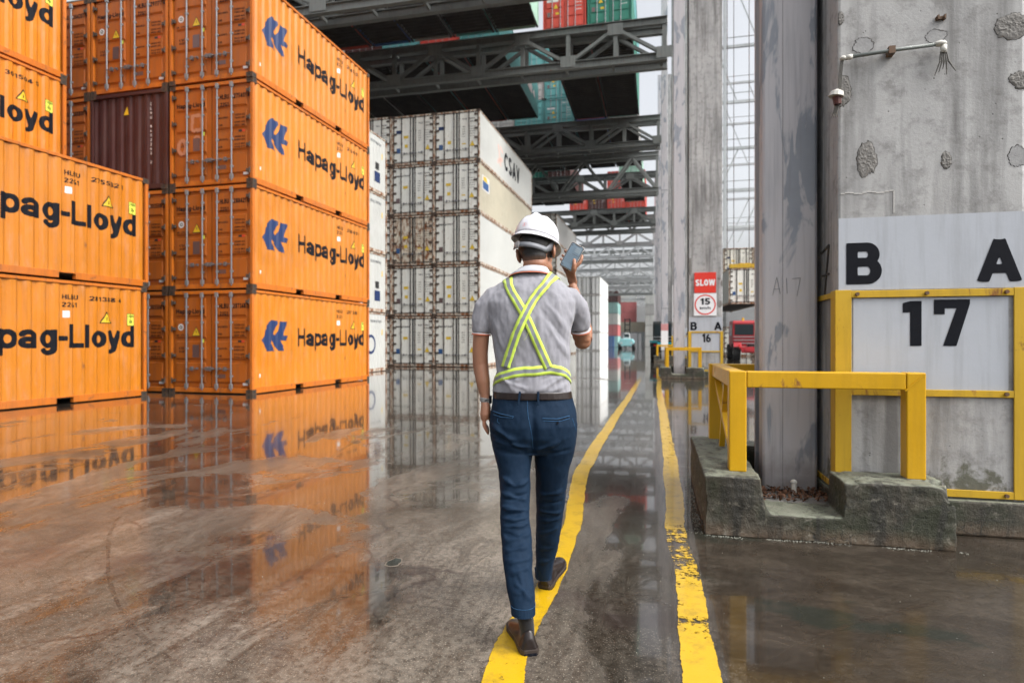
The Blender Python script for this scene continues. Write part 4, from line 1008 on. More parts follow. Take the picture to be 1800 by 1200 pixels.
def block_material():
    m, n, b = new_mat('mossy_old_concrete')
    v = coords(n); fin = noise_n(n, v, 40, 8, .75); mid = noise_n(n, v, 6, 8, .7, .5); big = noise_n(n, v, 2.3, 6, .6, .6)
    cc = ramp(n, mid, [(.3, (.020,.017,.012)), (.52, (.052,.044,.030)), (.78, (.15,.13,.10))])
    cc = mix(n, ramp(n, big, [(.45, g(0)), (.62, g(.8))]), cc, (.024,.030,.012))
    ge = N(n, 'ShaderNodeNewGeometry'); sp = N(n, 'ShaderNodeSeparateXYZ'); n.links.new(ge.outputs['Normal'], sp.inputs[0])
    top = ramp(n, sp.outputs['Z'], [(.55, g(0)), (.85, g(.85))])
    cc = mix(n, top, cc, mix(n, mid, (.105,.12,.078), (.25,.26,.21)))
    sp2 = N(n, 'ShaderNodeSeparateXYZ'); n.links.new(v, sp2.inputs[0])
    ad = N(n, 'ShaderNodeMath', operation='MULTIPLY_ADD'); ad.inputs[1].default_value = .14; n.links.new(mid, ad.inputs[0]); n.links.new(sp2.outputs['Z'], ad.inputs[2])
    cc = mix(n, ramp(n, ad.outputs[0], [(.10, g(.65)), (.17, g(0))]), cc, (.115,.075,.045))
    cc = mix(n, ramp(n, fin, [(.66, g(0)), (.72, g(.6))]), cc, (.36,.34,.29))
    cc = mix(n, ramp(n, noise_n(n, coords(n, (5, 5, .8)), 1.6, 8, .7, .3), [(.50, g(0)), (.60, g(.8))]), cc, (.016,.015,.011))
    cc = mix(n, ramp(n, noise_n(n, v, 13, 8, .75, .4), [(.56, g(0)), (.66, g(.75))]), cc, (.21,.195,.155))
    vc = N(n, 'ShaderNodeTexVoronoi', feature='DISTANCE_TO_EDGE'); vc.inputs['Scale'].default_value = 3.2; dn = N(n, 'ShaderNodeTexNoise'); dn.inputs['Scale'].default_value = 6; dn.inputs['Detail'].default_value = 6; n.links.new(v, dn.inputs['Vector'])
    dm = N(n, 'ShaderNodeVectorMath', operation='MULTIPLY_ADD'); dm.inputs[1].default_value = (.35, .35, .35); n.links.new(dn.outputs['Color'], dm.inputs[0]); n.links.new(v, dm.inputs[2]); n.links.new(dm.outputs[0], vc.inputs['Vector'])
    ckb = mix(n, 1.0, ramp(n, vc.outputs['Distance'], [(0, g(.9)), (.018, g(0))]), ramp(n, big, [(.45, g(0)), (.55, g(1))]), 'MULTIPLY'); cc = mix(n, ckb, cc, (.008,.008,.006))
    n.links.new(cc, b.inputs['Base Color']); b.inputs['Roughness'].default_value = .62
    bump(n, b, mix(n, .55, mid, fin), 1.0, .02)
    return m
M['block'] = block_material()
M['rubble'] = plain('broken_concrete', (.20,.192,.18), .9, var=.6, scale=30, bumps=.8, bscale=110)
M['pipe'] = plain('grey_conduit', (.16,.18,.17), .5, var=.3)
M['pvc'] = plain('old_white_fitting', (.58,.57,.52), .5, var=.2)
M['cable'] = plain('frayed_cable', (.10,.095,.085), .7, var=.4)
M['bolt'] = paint('rusty_bolt', (.12,.07,.04), .6, .4, rust=.5)

def ragged(cx, cz, rx, rz, k, rnd, y, amp=.3):
    return [(cx + rx * math.cos(2 * math.pi * i / k) * rnd.uniform(1 - amp, 1), y, cz + rz * math.sin(2 * math.pi * i / k) * rnd.uniform(1 - amp, 1)) for i in range(k)]
def spall(parent, cx, cz, rx, rz, seed, deep=True):
    """a broken patch: a ragged crack round rough, crumbled concrete"""
    rnd = random.Random(seed); k = 56; lo = []
    for i in range(k):
        a = 2 * math.pi * i / k; q = 1 + .22 * noise.noise(Vector((math.cos(a) * 1.3, math.sin(a) * 1.3, seed))) + .14 * noise.noise(Vector((math.cos(a) * 5, math.sin(a) * 5, seed))) + rnd.uniform(-.05, .05)
        lo.append((math.cos(a) * q, math.sin(a) * q))
    nr = 12; vs = []; fs = []
    for j in range(nr + 1):
        t = 1 - j / (nr + .3)
        for (a, b_) in lo:
            x = min(PW - .004, max(.004, cx + rx * a * t)); z = cz + rz * b_ * t; e = min(1, (1 - t) * 5)
            vs.append((x, -.0012 - e * (.002 if not deep else 1) * (.0035 + .005 * abs(noise.noise(Vector((x * 30, seed, z * 30)))) + .003 * noise.noise(Vector((x * 90, 1, z * 90)))), z))
    for j in range(nr):
        for i in range(k): fs.append((j * k + i, j * k + (i + 1) % k, (j + 1) * k + (i + 1) % k, (j + 1) * k + i))
    fs.append(tuple(range(nr * k, nr * k + k)))
    mb = MB(); mb.add(vs, fs); o = mb.build('spalled_patch', M['rubble' if deep else 'chip'], parent, recalc=True)
    rim = MB(); ov = []; of = []
    for i, (a, b_) in enumerate(lo):
        wd = .0008 + .006 * max(0, noise.noise(Vector((a * 3, b_ * 3, seed + 5))) + .25)
        cl = lambda q: min(PW - .003, max(.003, q)); ov += [(cl(cx + rx * a - math.copysign(.001, a)), -.0028, cz + rz * b_), (cl(cx + rx * a + a * wd), -.0008, cz + rz * b_ + b_ * wd)]
    for i in range(k): a = 2 * i; c_ = 2 * ((i + 1) % k); of.append((a, a + 1, c_ + 1, c_))
    rim.add(ov, of); rim.build('crack_rim', M['rimdark'], o)
M['rimdark'] = plain('dark_crack', (.045,.04,.035), .9, var=.5, scale=40)
M['chip'] = plain('chipped_grey', (.30,.30,.30), .85, var=.35, scale=25, bumps=.6)

PW = 1.14
def concrete_pillar(x, y, digits, label, near=False):
    root = empty('concrete_pillar', (x, y, 0)); tag(root, label, 'concrete pillar', 'numbered concrete pillars along the aisle')
    mb = MB(); mb.box(0, PW, 0, 1.30, 0, 26); mb.build('shaft', M['concrete'], root, bevel=.02)
    mb = MB(); mb.box(-.03, PW + .05, -.05, 1.33, 0, .235); mb.build('plinth', M['block'], root, bevel=.015)
    mb = MB(); mb.box(.006, PW - .006, -.003, 0, 1.66, 2.165); mb.box(.1, PW - .1, -.003, 0, .97, 1.60); mb.build('painted_band', M['band'], root)
    fr = MB(); t = .012
    fr.box(-.012, .085, -.020, -.008, .25, 1.66); fr.box(-.020, -.008, -.020, .10, .25, 1.66)
    fr.box(PW - .075, PW + .012, -.020, -.008, .25, 1.66); fr.box(PW + .008, PW + .020, -.020, .10, .25, 1.66)
    for z0, z1 in ((1.605, 1.655), (.925, .972), (.25, .30)): fr.box(.085, PW - .075, -.0185, -.007, z0, z1)
    fr.box(-.018, -.007, .10, 1.28, 1.61, 1.65); fr.box(-.018, -.007, .10, 1.28, .25, .29)
    fo = fr.build('protective_frame', M['yframe'], root, bevel=.003)
    if near:
        for (bx, bz) in ((.12, 1.63), (.55, 1.63), (1.02, 1.63), (1.02, .95), (1.02, .275)):
            b_ = MB(); b_.tube([(bx, -.035, bz), (bx, -.012, bz)], .013, 8); b_.build('bolt', M['bolt'], fo)
    tx = MB(); fn = lambda a, b_: (a, -.0055, b_)
    add_text(tx, 'B', .225, .29, shift(fn, .055, 1.70), .042); add_text(tx, 'A', .25, .29, shift(fn, .862, 1.70), .038)
    if near:
        # hand-cut stencil digits, straight strokes
        def poly(pts): tx.add([fn(a, b_) for a, b_ in pts], [tuple(range(len(pts)))])
        poly([(.41, 1.565), (.41, 1.50), (.455, 1.50), (.455, 1.27), (.525, 1.27), (.525, 1.578), (.455, 1.578)])
        tx.add([fn(*p) for p in [(.60, 1.585), (.60, 1.485), (.665, 1.485), (.665, 1.525), (.735, 1.525), (.655, 1.27), (.735, 1.27), (.815, 1.555), (.815, 1.585)]], [(0, 1, 2, 3), (0, 3, 4, 7, 8), (4, 5, 6, 7)])
    else: add_text(tx, digits, .30, .31, shift(fn, .45, 1.27), .045)
    tx.build('lettering', M['ink'], root)
    return root
P17 = concrete_pillar(1.24, 4.75, '17', 'big grey concrete pillar at the right, painted B A and 17, yellow frame', True)
P16 = concrete_pillar(1.10, 22.75, '16', 'concrete pillar with SLOW sign, B A and 16, seen beyond the near steel column')
P15 = concrete_pillar(.93, 40.7, '15', 'concrete pillar mostly hidden behind the one marked 16, part of 15 showing')
P14 = concrete_pillar(.76, 58.6, '14', 'concrete pillar numbered 14, hidden in the row behind 15')

def on_p17(u, v):
    """local x, z on the near pillar's front for a pixel of the photograph"""
    t = (u - 900) / F; d = 4.75 / (C + S * t); return -S * d + C * t * d - 1.24, HC - (v - 600) * d / F
for u, v, ru, rv, sd, dp in ((1518, 80, 17, 14, 1, False), (1645, 64, 17, 11, 2, False), (1778, 46, 26, 22, 3, True), (1523, 281, 16, 32, 4, True), (1663, 282, 8, 15, 5, True), (1482, 160, 14, 26, 6, True), (1800, 140, 22, 16, 7, True), (1478, 32, 5, 12, 8, True), (1790, 275, 16, 18, 9, False)):
    x_, z_ = on_p17(u, v); spall(P17, x_, z_, ru * 4.2 / F, rv * 4.2 / F, sd, dp)
sc_ = MB(); rnd = random.Random(5)                       # thin plaster line of a rectangular repair
M['plasterline'] = plain('pale_plaster_line', (.48,.47,.45), .8)
pts = [(.03, 2.31), (.03, 2.20)]
for i in range(12): x = .02 + i * .028; sc_.box(x, x + .027, -.003, 0, 2.335 + .006 * math.sin(i * 1.3), 2.343 + .006 * math.sin(i * 1.3))
for i in range(6): z = 2.19 + i * .026; sc_.box(.352, .359, -.003, 0, z, z + .025)
sc_.build('repair_edge', M['plasterline'], P17)

# conduit with torn cable ends, on the near pillar
cd = empty('cable_conduit', (1.21, 4.75, .105)); tag(cd, 'grey conduit with white end fittings and torn cables on the big pillar', 'conduit')
mb = MB(); mb.tube([(.07, -.05, 3.17), (.36, -.05, 3.19), (.62, -.05, 3.20)], .013, 10); mb.build('pipe', M['pipe'], cd, smooth=True)
mb = MB(); mb.ball((.65, -.05, 3.203), (.040, .028, .020)); mb.tube([(.67, -.05, 3.19), (.67, -.05, 3.14)], [.02, .018], 10); mb.build('end_fitting', M['pvc'], cd, smooth=True)
mb = MB(); mb.ball((.052, -.05, 3.167), (.024, .022, .017)); mb.tube([(.07, -.05, 3.17), (.11, -.05, 3.172)], .018, 10); mb.build('end_fitting', M['pvc'], cd, smooth=True)
mb = MB(); mb.box(.335, .375, -.068, 0, 3.165, 3.215); mb.build('clamp', M['bolt'], cd)
for k in range(5):
    mb = MB(); dx = (k - 2) * .008; mb.tube([(.67 + dx, -.05, 3.15), (.672 + dx * 1.6, -.055, 3.08), (.665 + dx * 3 + (.03 if k == 4 else 0), -.05, 2.99 + .02 * (k % 3))], [.005, .006, .0025], 6); mb.build('cable', M['cable'], cd)
for k in range(3):
    mb = MB(); dx = (k - 1) * .008; mb.tube([(.045 + dx, -.05, 3.15), (.035 + dx, -.05, 3.05), (.03 + dx, -.05, 2.93)], .004, 6); mb.build('cable', M['cable'], cd)
lp = empty('broken_lamp', (1.225, 4.75, .11)); tag(lp, 'small broken lamp hood with torn wires on the edge of the big pillar', 'lamp')
mb = MB(); mb.tube([(-.005, -.06, 2.945), (-.005, -.06, 2.925), (-.01, -.06, 2.895)], [.012, .045, .05], 12); mb.build('hood', M['pvc'], lp)
mb = MB(); mb.tube([(-.005, -.06, 2.895), (0, -.06, 2.84)], [.03, .024], 10); mb.build('socket', plain('dark_red_socket', (.08,.02,.015), .6), lp)
mb = MB()
for k in range(4): mb.tube([(-.01 + .008 * k, -.055, 2.85), (-.02 + .006 * k, -.05, 2.80), (-.035 + .012 * k, -.05, 2.755)], [.005, .005, .002], 5)
mb.build('cable', M['cable'], lp)
mb = MB(); mb.box(0, .06, -.015, 0, 0, .02); mb.box(.005, .015, -.03, 0, -.005, .025); mb.box(.045, .055, -.03, 0, -.005, .025)
tag(mb.build('pipe_bracket', M['bolt'], loc=(1.24 + .61, 4.75, 3.49)), 'small rusty bracket high on the big pillar above the conduit end', 'bracket')

# steel columns standing beside the concrete ones
def steel_column(x, y, label, base=.15, scr=None):
    root = empty('steel_column', (x, y, 0)); tag(root, label, 'steel column', 'grey steel columns along the aisle')
    W_ = .40
    mb = MB(); mb.prism([(0, .02), (.02, 0), (W_ - .02, 0), (W_, .02), (W_, .16), (W_ - .02, .18), (.02, .18), (0, .16)], 'z', base, 26); mb.build('front_box', M['pillar'], root, bevel=.006)
    mb = MB(); mb.box(.06, W_ - .06, .18, .34, base, 26); mb.build('web', M['pillar'], root)
    mb = MB(); mb.box(.0, W_, .34, .40, base, 26); mb.box(.04, W_ - .04, .40, .62, base, 26); mb.build('rear_flange', M['pillar'], root, bevel=.004)
    mb = MB(); mb.tube([(.05, .21, base), (.05, .21, 26)], .035, 10); mb.build('downpipe', M['galv'], root, smooth=True)
    mb = MB(); mb.box(-.10, W_ + .08, -.06, .75, base - .14, base); mb.build('base_plate', M['rubble'], root, bevel=.004)
    mb = MB(); mb.box(W_ * .37, W_ * .37 + .002, -.0015, 0.01, base, 26); mb.build('weld_seam', M['rimdark'], root)
    return root
C17 = steel_column(.80, 5.12, 'grey steel column with handwritten A17 inside the near yellow guard')
C16 = steel_column(.57, 22.8, 'steel column beside the pillar marked 16')
C15 = steel_column(.27, 40.7, 'steel column left of the 16 one, a strip of it showing under the truss')
C14 = steel_column(.06, 58.6, 'thin far steel column, third beyond the near one'); C13 = steel_column(-.16, 76.5, 'thin far steel column, fourth beyond the near one'); C12 = steel_column(-.40, 94.4, 'farthest thin steel column of the row')
for z in (3.4, 11): 
    mb = MB(); mb.box(-.012, .412, -.012, .192, z, z + .05); mb.build('splice_plate', M['galv'], C15)
# pencil writing A17
mb = MB(); yy = -.003
def stroke(p, q, w_=.0035): mb.bar((p[0], yy, p[1]), (q[0], yy, q[1]), w_, .0025)
for p, q in [((.075, 1.66), (.105, 1.80)), ((.105, 1.80), (.13, 1.67)), ((.083, 1.705), (.127, 1.71)), ((.175, 1.79), (.18, 1.67)), ((.215, 1.785), (.275, 1.79)), ((.275, 1.79), (.25, 1.65))]: stroke(p, q)
mb.build('handwriting', M['inkgrey'], C17)
mb = MB()
mb.bar((-.006, .42, 1.98), (-.006, .20, 2.01), .012, .012); mb.bar((-.006, .20, 2.01), (-.006, .33, 1.62), .012, .012); mb.bar((-.006, .38, 1.80), (-.006, .20, 1.80), .012, .012)
mb.build('handwriting', M['rimdark'], P17)

# signs
M['signred'] = paint('red_sign_face', (.62,.035,.02), .4, .06, rnd=.02, spots=False); M['signwhite'] = paint('white_sign_face', (.72,.73,.75), .4, .08, rnd=.02, spots=False)
sg = empty('slow_sign', (1.10 + .19, 22.75, 0)); tag(sg, 'square red SLOW sign fixed on the pillar marked 16', 'sign')
mb = MB(); mb.box(0, .73, -.03, -.002, 3.02, 3.74); mb.build('panel', M['signred'], sg)
mb = MB(); add_text(mb, 'SLOW', .66, .22, shift(lambda a, b_: (a, -.034, b_), .035, 3.27), .05); mb.build('lettering', M['signwhite'], sg)
sg = empty('speed_limit_sign', (1.10 + .17, 22.75, 0)); tag(sg, 'white 15 km/h speed limit sign with red ring under the SLOW sign', 'sign')
mb = MB(); mb.box(0, .77, -.03, -.002, 2.21, 3.0); mb.build('panel', M['signwhite'], sg)
mb = MB(); k = 40; vs = []; fs = []
for i in range(k):
    a = 2 * math.pi * i / k; vs += [(.385 + .36 * math.cos(a), -.033, 2.60 + .36 * math.sin(a)), (.385 + .315 * math.cos(a), -.033, 2.60 + .315 * math.sin(a))]
for i in range(k): a = 2 * i; b_ = 2 * ((i + 1) % k); fs.append((a, b_, b_ + 1, a + 1))
mb.add(vs, fs); mb.build('red_ring', M['signred'], sg)
mb = MB(); f_ = lambda a, b_: (a, -.034, b_); add_text(mb, '15', .34, .23, shift(f_, .215, 2.60), .045); add_text(mb, 'km/h', .36, .09, shift(f_, .205, 2.44), .03); mb.build('lettering', M['ink'], sg)
for (x, z, rx, rz, sd) in ((.10, 3.5, .05, .05, 21), (1.03, 3.52, .06, .05, 22), (1.13, 3.35, .05, .10, 23), (1.05, 2.62, .08, .12, 24), (.05, 3.95, .05, .3, 25)):
    spall(P16, x, z, rx, rz, sd)
sg = empty('notice_board', (.93, 40.7, 0)); tag(sg, 'narrow white notice with a red ring, half hidden between the columns', 'sign')
mb = MB(); mb.box(.02, .8, -.03, -.002, 2.5, 4.9); mb.build('panel', M['signwhite'], sg)
mb = MB(); mb.tube([(.4, -.036, 4.5), (.4, -.032, 4.5)], .3, 20); mb.tube([(.4, -.04, 4.5), (.4, -.037, 4.5)], .22, 20, 1); mb.box(.1, .7, -.034, -.031, 3.2, 3.24, 2); mb.build('lettering', [M['signred'], M['signwhite'], M['inkgrey']], sg)
sg = empty('notice_board', (.27, 40.7, 0)); tag(sg, 'small white notice with a red top on the far steel column', 'sign')
mb = MB(); mb.box(-.02, .42, -.03, -.013, .75, 2.45); mb.build('panel', M['signwhite'], sg); mb = MB(); mb.box(-.02, .42, -.034, -.031, 2.0, 2.44); mb.build('red_header', plain('faded_pink_sign', (.55,.25,.25), .5), sg)

# ------------------------------------------------------------------ concrete guard blocks with yellow rails
def guard_block(x, y, label, near=True, seed=1):
    """U-shaped kerb block with a low notch in front; origin at its front-left corner"""
    mb = MB()
    mb.box(0, .36, 0, 1.78, 0, .40)                        # left arm
    mb.box(.35, 1.49, 0, .38, 0, .165)                      # notch floor
    mb.prism([(.35, 0), (.38, 0), (.38, .165), (.35, .40)], 'y', 0, .42)
    mb.prism([(.84, .10), (1.49, .10), (1.49, .40), (.95, .40), (.86, .30)], 'y', 0, .41)   # right arm
    mb.box(.86, 1.49, .02, .41, 0, .39)
    mb.box(.2, 1.49, 1.45, 1.78, 0, .38)
    mb.prism([(.32, 0), (.32, .40), (.40, .165), (.40, 0)], 'y', 0.005, .40)
    root = empty('guard_block', (x, y, 0)); tag(root, label, 'concrete block', 'concrete guard blocks at the columns')
    o = mb.build('block', M['block'], root)
    bake(o, [('REMESH', dict(mode='VOXEL', voxel_size=.014 if near else .03, use_smooth_shade=True)), ('SMOOTH', dict(factor=.5, iterations=1))])
    nrm = [v.normal.copy() for v in o.data.vertices]; new = []
    for i_, v in enumerate(o.data.vertices):
        p = v.co.copy(); n_ = noise.fractal(p * 3.1 + Vector((seed, 0, 0)), .7, 2.1, 5) ; n2 = noise.noise(p * 26) + .6 * noise.noise(p * 55)
        edge = max(0, noise.noise(p * 2.2 + Vector((9, seed, 0))) - .05)
        q = p + nrm[i_] * (n_ * .009 + n2 * .0036 - edge * .026)
        if p.x > 1.36 and p.z > .22 and p.y < .2:                # broken right-hand corner
            q -= Vector((.05, -.01, .07)) * max(0, (p.x - 1.36) / .13) * max(0, min(1, (p.z - .22) / .16)) * (.6 + .8 * noise.noise(p * 14))
        new.extend(q)
    o.data.vertices.foreach_set('co', new); o.data.update(); return root
def guard_rail(x, y, label, z0=.395, brace=True):
    root = empty('guard_rail', (x, y, 0)); tag(root, label, 'guard rail', 'yellow guard rails at the columns')
    t = .115; W_ = 1.22; D = 1.42; zt = 1.095
    def bx(nm, *a): mb = MB(); mb.box(*a); return mb.build(nm, M['ysteel'], root, bevel=.008)
    bx('post', 0, t, 0, t, z0, zt); bx('post', W_ - t, W_, 0, t, z0, zt - .0); bx('post', 0 - .02, t - .02, D, D + t, z0 - .02, zt)
    bx('top_rail', t + .002, W_ - t - .002, .002, t - .002, zt - t, zt - .002); bx('top_rail', .002, t - .002, t + .002, D - .002, zt - t, zt - .002)
    bx('top_rail', t - .018, W_ - .1, D + .002, D + t - .002, zt - t, zt - .002)
    if brace:
        mb = MB(); mb.bar((.05, D - .02, zt - .16), (.05, .16, z0 + .06), .05, .05, up=(1, 0, 0)); mb.build('brace', M['ysteel'], root, bevel=.004)
        mb = MB(); mb.bar((.05, D * .45, zt - t), (.05, D * .72, z0 + .01), .045, .045, up=(1, 0, 0)); mb.build('brace', M['ysteel'], root, bevel=.004)
    w_ = MB(); w_.bar((W_ - t - .01, -.001, zt - t - .005), (W_ - .01, -.001, zt - .01), .012, .008); w_.build('weld_bead', M['ysteel'], root)
    return root
guard_block(.315, 4.33, 'mossy broken concrete block with a notch round the near steel column')
guard_rail(.49, 4.52, 'bright yellow square-tube guard rail on the near concrete block')
for i, (gx, gy, lb1, lb2) in enumerate(((.12, 22.1, 'mossy block under the small yellow rail by pillar 16', 'yellow guard rail standing before the pillar marked 16'), (-.20, 40.0, 'dark block at the third column, left of the rail by 16', 'yellow guard rail partly hidden behind the one by pillar 16'), (-.40, 57.9, 'farthest guard block in the row of columns', 'farthest small yellow guard rail in the row'))):
    guard_block(gx, gy, lb1, False, 5 + i); guard_rail(gx + .17, gy + .19, lb2, brace=False)
# steel shoe with a bolt at the foot of the near column, and the rubbish around it
mb = MB(); mb.tube([(1.0, 4.98, .15), (1.0, 4.98, .235)], [.022, .018], 8); mb.ball((1.0, 4.98, .245), (.024, .02, .02)); tag(mb.build('anchor_bolt', M['pvc']), 'chalky white anchor bolt at the foot of the near steel column', 'anchor bolt')
mb = MB(); rnd = random.Random(12)
M['leaf'] = plain('rotting_leaves', (.11,.05,.025), .8, var=.8, scale=60)
for i in range(420):
    x = rnd.uniform(.68, 1.22); y = rnd.uniform(4.74, 5.08) if rnd.random() < .6 else rnd.uniform(4.74, 5.9); 
    if y > 5.1: x = rnd.uniform(.68, .78)
    z = .155 + rnd.uniform(0, .035); s_ = rnd.uniform(.006, .022); q = Matrix.Rotation(rnd.uniform(0, 6.3), 3, Vector((rnd.uniform(-1, 1), rnd.uniform(-1, 1), 1)).normalized())
    vs = [Vector((x, y, z)) + q @ Vector(p) for p in ((-s_, -s_ * .6, 0), (s_, -s_ * .5, s_ * .2), (s_ * .7, s_ * .6, 0), (-s_ * .8, s_ * .5, s_ * .3), (0, 0, s_ * .5))]
    mb.add(vs, [(0, 1, 4), (1, 2, 4), (2, 3, 4), (3, 0, 4), (3, 2, 1, 0)])
tag(mb.build('leaf_litter', M['leaf']), 'brown rotting leaves and grit round the near steel column foot', 'litter', kind='stuff')
mb = MB(); mb.box(.66, 1.25, 4.70, 5.9, .0, .15); tag(mb.build('footing', M['rubble']), 'low concrete footing inside the near guard block', 'footing')
# crumbs, grit and pale foam lines on the floor
mb = MB(); rnd = random.Random(4)
M['grit'] = plain('pale_grit', (.25,.25,.21), .7, var=.5, scale=80)
def crumb(x, y, s_):
    q = Matrix.Rotation(rnd.uniform(0, 6.3), 3, Vector((rnd.uniform(-1, 1), rnd.uniform(-1, 1), 1)).normalized())
    mb.add([Vector((x, y, s_ * .5)) + q @ Vector((a * s_ * rnd.uniform(.5, 1), b_ * s_ * rnd.uniform(.5, 1), c_ * s_ * .6)) for a, b_, c_ in ((1,0,0),(0,1,0),(-1,0,0),(0,-1,0),(0,0,1),(0,0,-1))], [(0,1,4),(1,2,4),(2,3,4),(3,0,4),(1,0,5),(2,1,5),(3,2,5),(0,3,5)])
for i in range(620):
    t = rnd.random()
    if noise.noise(Vector((t * 7, 3, 1))) < -.12: continue
    crumb(.30 + t * 1.55, 4.325 - abs(rnd.gauss(0, .018)) - .012 * math.sin(t * 9), rnd.uniform(.002, .006))
for i in range(420): t = rnd.random(); crumb(.30 - abs(rnd.gauss(0, .04)), 4.33 + t * 1.9, rnd.uniform(.002, .006))
for i in range(260): crumb(rnd.uniform(-3.5, 2.2), rnd.uniform(1.6, 7), rnd.uniform(.0015, .004))
tag(mb.build('grit', M['grit']), 'pale grit and crumbs scattered on the wet floor along the block', 'grit', kind='stuff')
# small broken pothole left of the man
M['leaf2'] = plain('broken_floor_edge', (.16,.13,.10), .6, var=.6, scale=60); M['wetpit'] = plain('wet_dark_pit', (.03,.035,.03), .08)
hx = at(693, 988, HC * F / 388); rnd = random.Random(8)
mb = MB(); k = 18; o_ = [(hx.x + .045 * math.cos(2*math.pi*i/k) * rnd.uniform(.75, 1.2), hx.y + .065 * math.sin(2*math.pi*i/k) * rnd.uniform(.7, 1.2)) for i in range(k)]
vs = [(a, b_, .003) for a, b_ in o_]; ou = [(hx.x + (a - hx.x) * rnd.uniform(1.05, 1.35), hx.y + (b_ - hx.y) * rnd.uniform(1.05, 1.35), .0015) for a, b_ in o_]
mb.add(vs, [tuple(range(k))], 0); mb.add(vs + ou, [(i, (i + 1) % k, (i + 1) % k + k, i + k) for i in range(k)], 1)
tag(mb.build('pothole', [M['wetpit'], M['leaf2']]), 'small water-filled pothole left of the walking man', 'pothole', kind='structure')
# ------------------------------------------------------------------ vehicles and far yard
M['tyre'] = plain('tyre_rubber', (.015,.015,.016), .75, bumps=.4, bscale=30)
M['truckred'] = paint('red_truck_paint', (.33,.018,.025), .35, .3, rnd=.05)
M['vteal'] = paint('teal_vehicle_paint', (.02,.30,.36), .35, .2)
M['vblack'] = paint('black_vehicle_paint', (.012,.016,.018), .35, .3)
M['glass'] = plain('dark_cab_glass', (.02,.03,.035), .06)
M['chrome'] = plain('bare_metal', (.45,.46,.47), .3, metallic=.8)
M['lampred'] = plain('red_tail_lamp', (.60,.02,.02), .3)
def wheel(parent, x, y, r, w_, rim='chrome'):
    mb = MB()
    pr = [(-w_/2, r*.6), (-w_/2, r*.93), (-w_*.38, r), (w_*.38, r), (w_/2, r*.93), (w_/2, r*.6)]
    rings = [[Vector((x + a, y + rr * math.cos(2*math.pi*j/28), r + rr * math.sin(2*math.pi*j/28))) for j in range(28)] for a, rr in pr]
    mb.loft(rings); wv = mb.build('wheel', M['tyre'], parent, smooth=False)
    m2 = MB(); m2.tube([(x - w_*.42, y, r), (x + w_*.42, y, r)], r*.58, 20); m2.tube([(x - w_*.52, y, r), (x + w_*.52, y, r)], r*.2, 12); m2.build('rim', M[rim], wv)
def tractor(x, y, label, body, low, rz=0.0):
    root = empty('terminal_tractor', (x, y, 0), rz); tag(root, label, 'terminal tractor')
    mb = MB(); mb.box(.55, 1.95, -.6, 4.6, .62, .82); mb.box(.2, 2.3, -.5, .3, .8, .95); mb.box(.3, 2.2, -.55, -.45, .55, .80); mb.build('chassis', M[low], root, bevel=.02)
    mb = MB(); mb.tube([(1.25, .5, .95), (1.25, .5, 1.12)], [.52, .46], 20); mb.box(.9, 1.6, -.4, .1, .95, 1.05); mb.build('fifth_wheel', M['vblack'], root)
    cb = MB(); cb.prism([(2.0, .95), (4.4, .95), (4.4, 1.7), (4.05, 2.75), (2.1, 2.75), (2.0, 2.6)], 'x', .05, 1.55); c_ = cb.build('cab', M[body], root, bevel=.05)
    mb = MB(); mb.box(.18, 1.42, 1.985, 2.0, 1.75, 2.5); mb.build('rear_window', M['glass'], c_); mb = MB(); mb.box(.03, .05, 2.3, 3.7, 1.7, 2.5); mb.build('side_window', M['glass'], c_)
    for k in range(3): mb = MB(); mb.box(.1, 1.5, 1.93, 1.99, 1.15 + k * .22, 1.21 + k * .22); mb.build('grille_bar', M['chrome'], c_)
    mb = MB(); mb.tube([(1.75, 2.2, .9), (1.75, 2.2, 3.0)], .07, 10); mb.build('exhaust', M['chrome'], root)
    mb = MB(); mb.tube([(.8, 2.6, 2.75), (.8, 2.6, 2.95)], .08, 10); mb.build('beacon', M['stkY'], root)
    for xx in (.1, 2.4):
        for yy in (.3, 3.9): wheel(root, xx, yy, .56, .42)
    for xx in (.1, 2.4):
        mb = MB(); mb.prism([(-.45, .95), (-.25, 1.22), (.85, 1.22), (1.05, .95), (.95, .93), (.8, 1.17), (-.2, 1.17), (-.38, .93)], 'x', xx - .25, xx + .25); mb.build('mudguard', M[low], root)
        mb = MB(); mb.box(xx - .12 if xx > 1 else xx, xx + .02 if xx > 1 else xx + .14, -.58, -.5, .98, 1.1); mb.build('tail_lamp', M['lampred'], root)
    return root
tractor(5.05, 43.0, 'dark red terminal tractor parked beyond the pillar marked 16, seen from behind', 'truckred', 'truckred')
tb = tractor(-.33, 43.2, 'black and teal tractor peeking out left of the steel columns', 'vblack', 'vblack')
mb = MB(); mb.box(-.05, 1.6, 1.9, 2.02, 1.0, 1.25); mb.build('teal_panel', M['vteal'], tb)
mb = MB(); mb.box(-.16, .35, -.5, .9, 1.24, 1.36); mb.build('teal_fender', M['vteal'], tb)

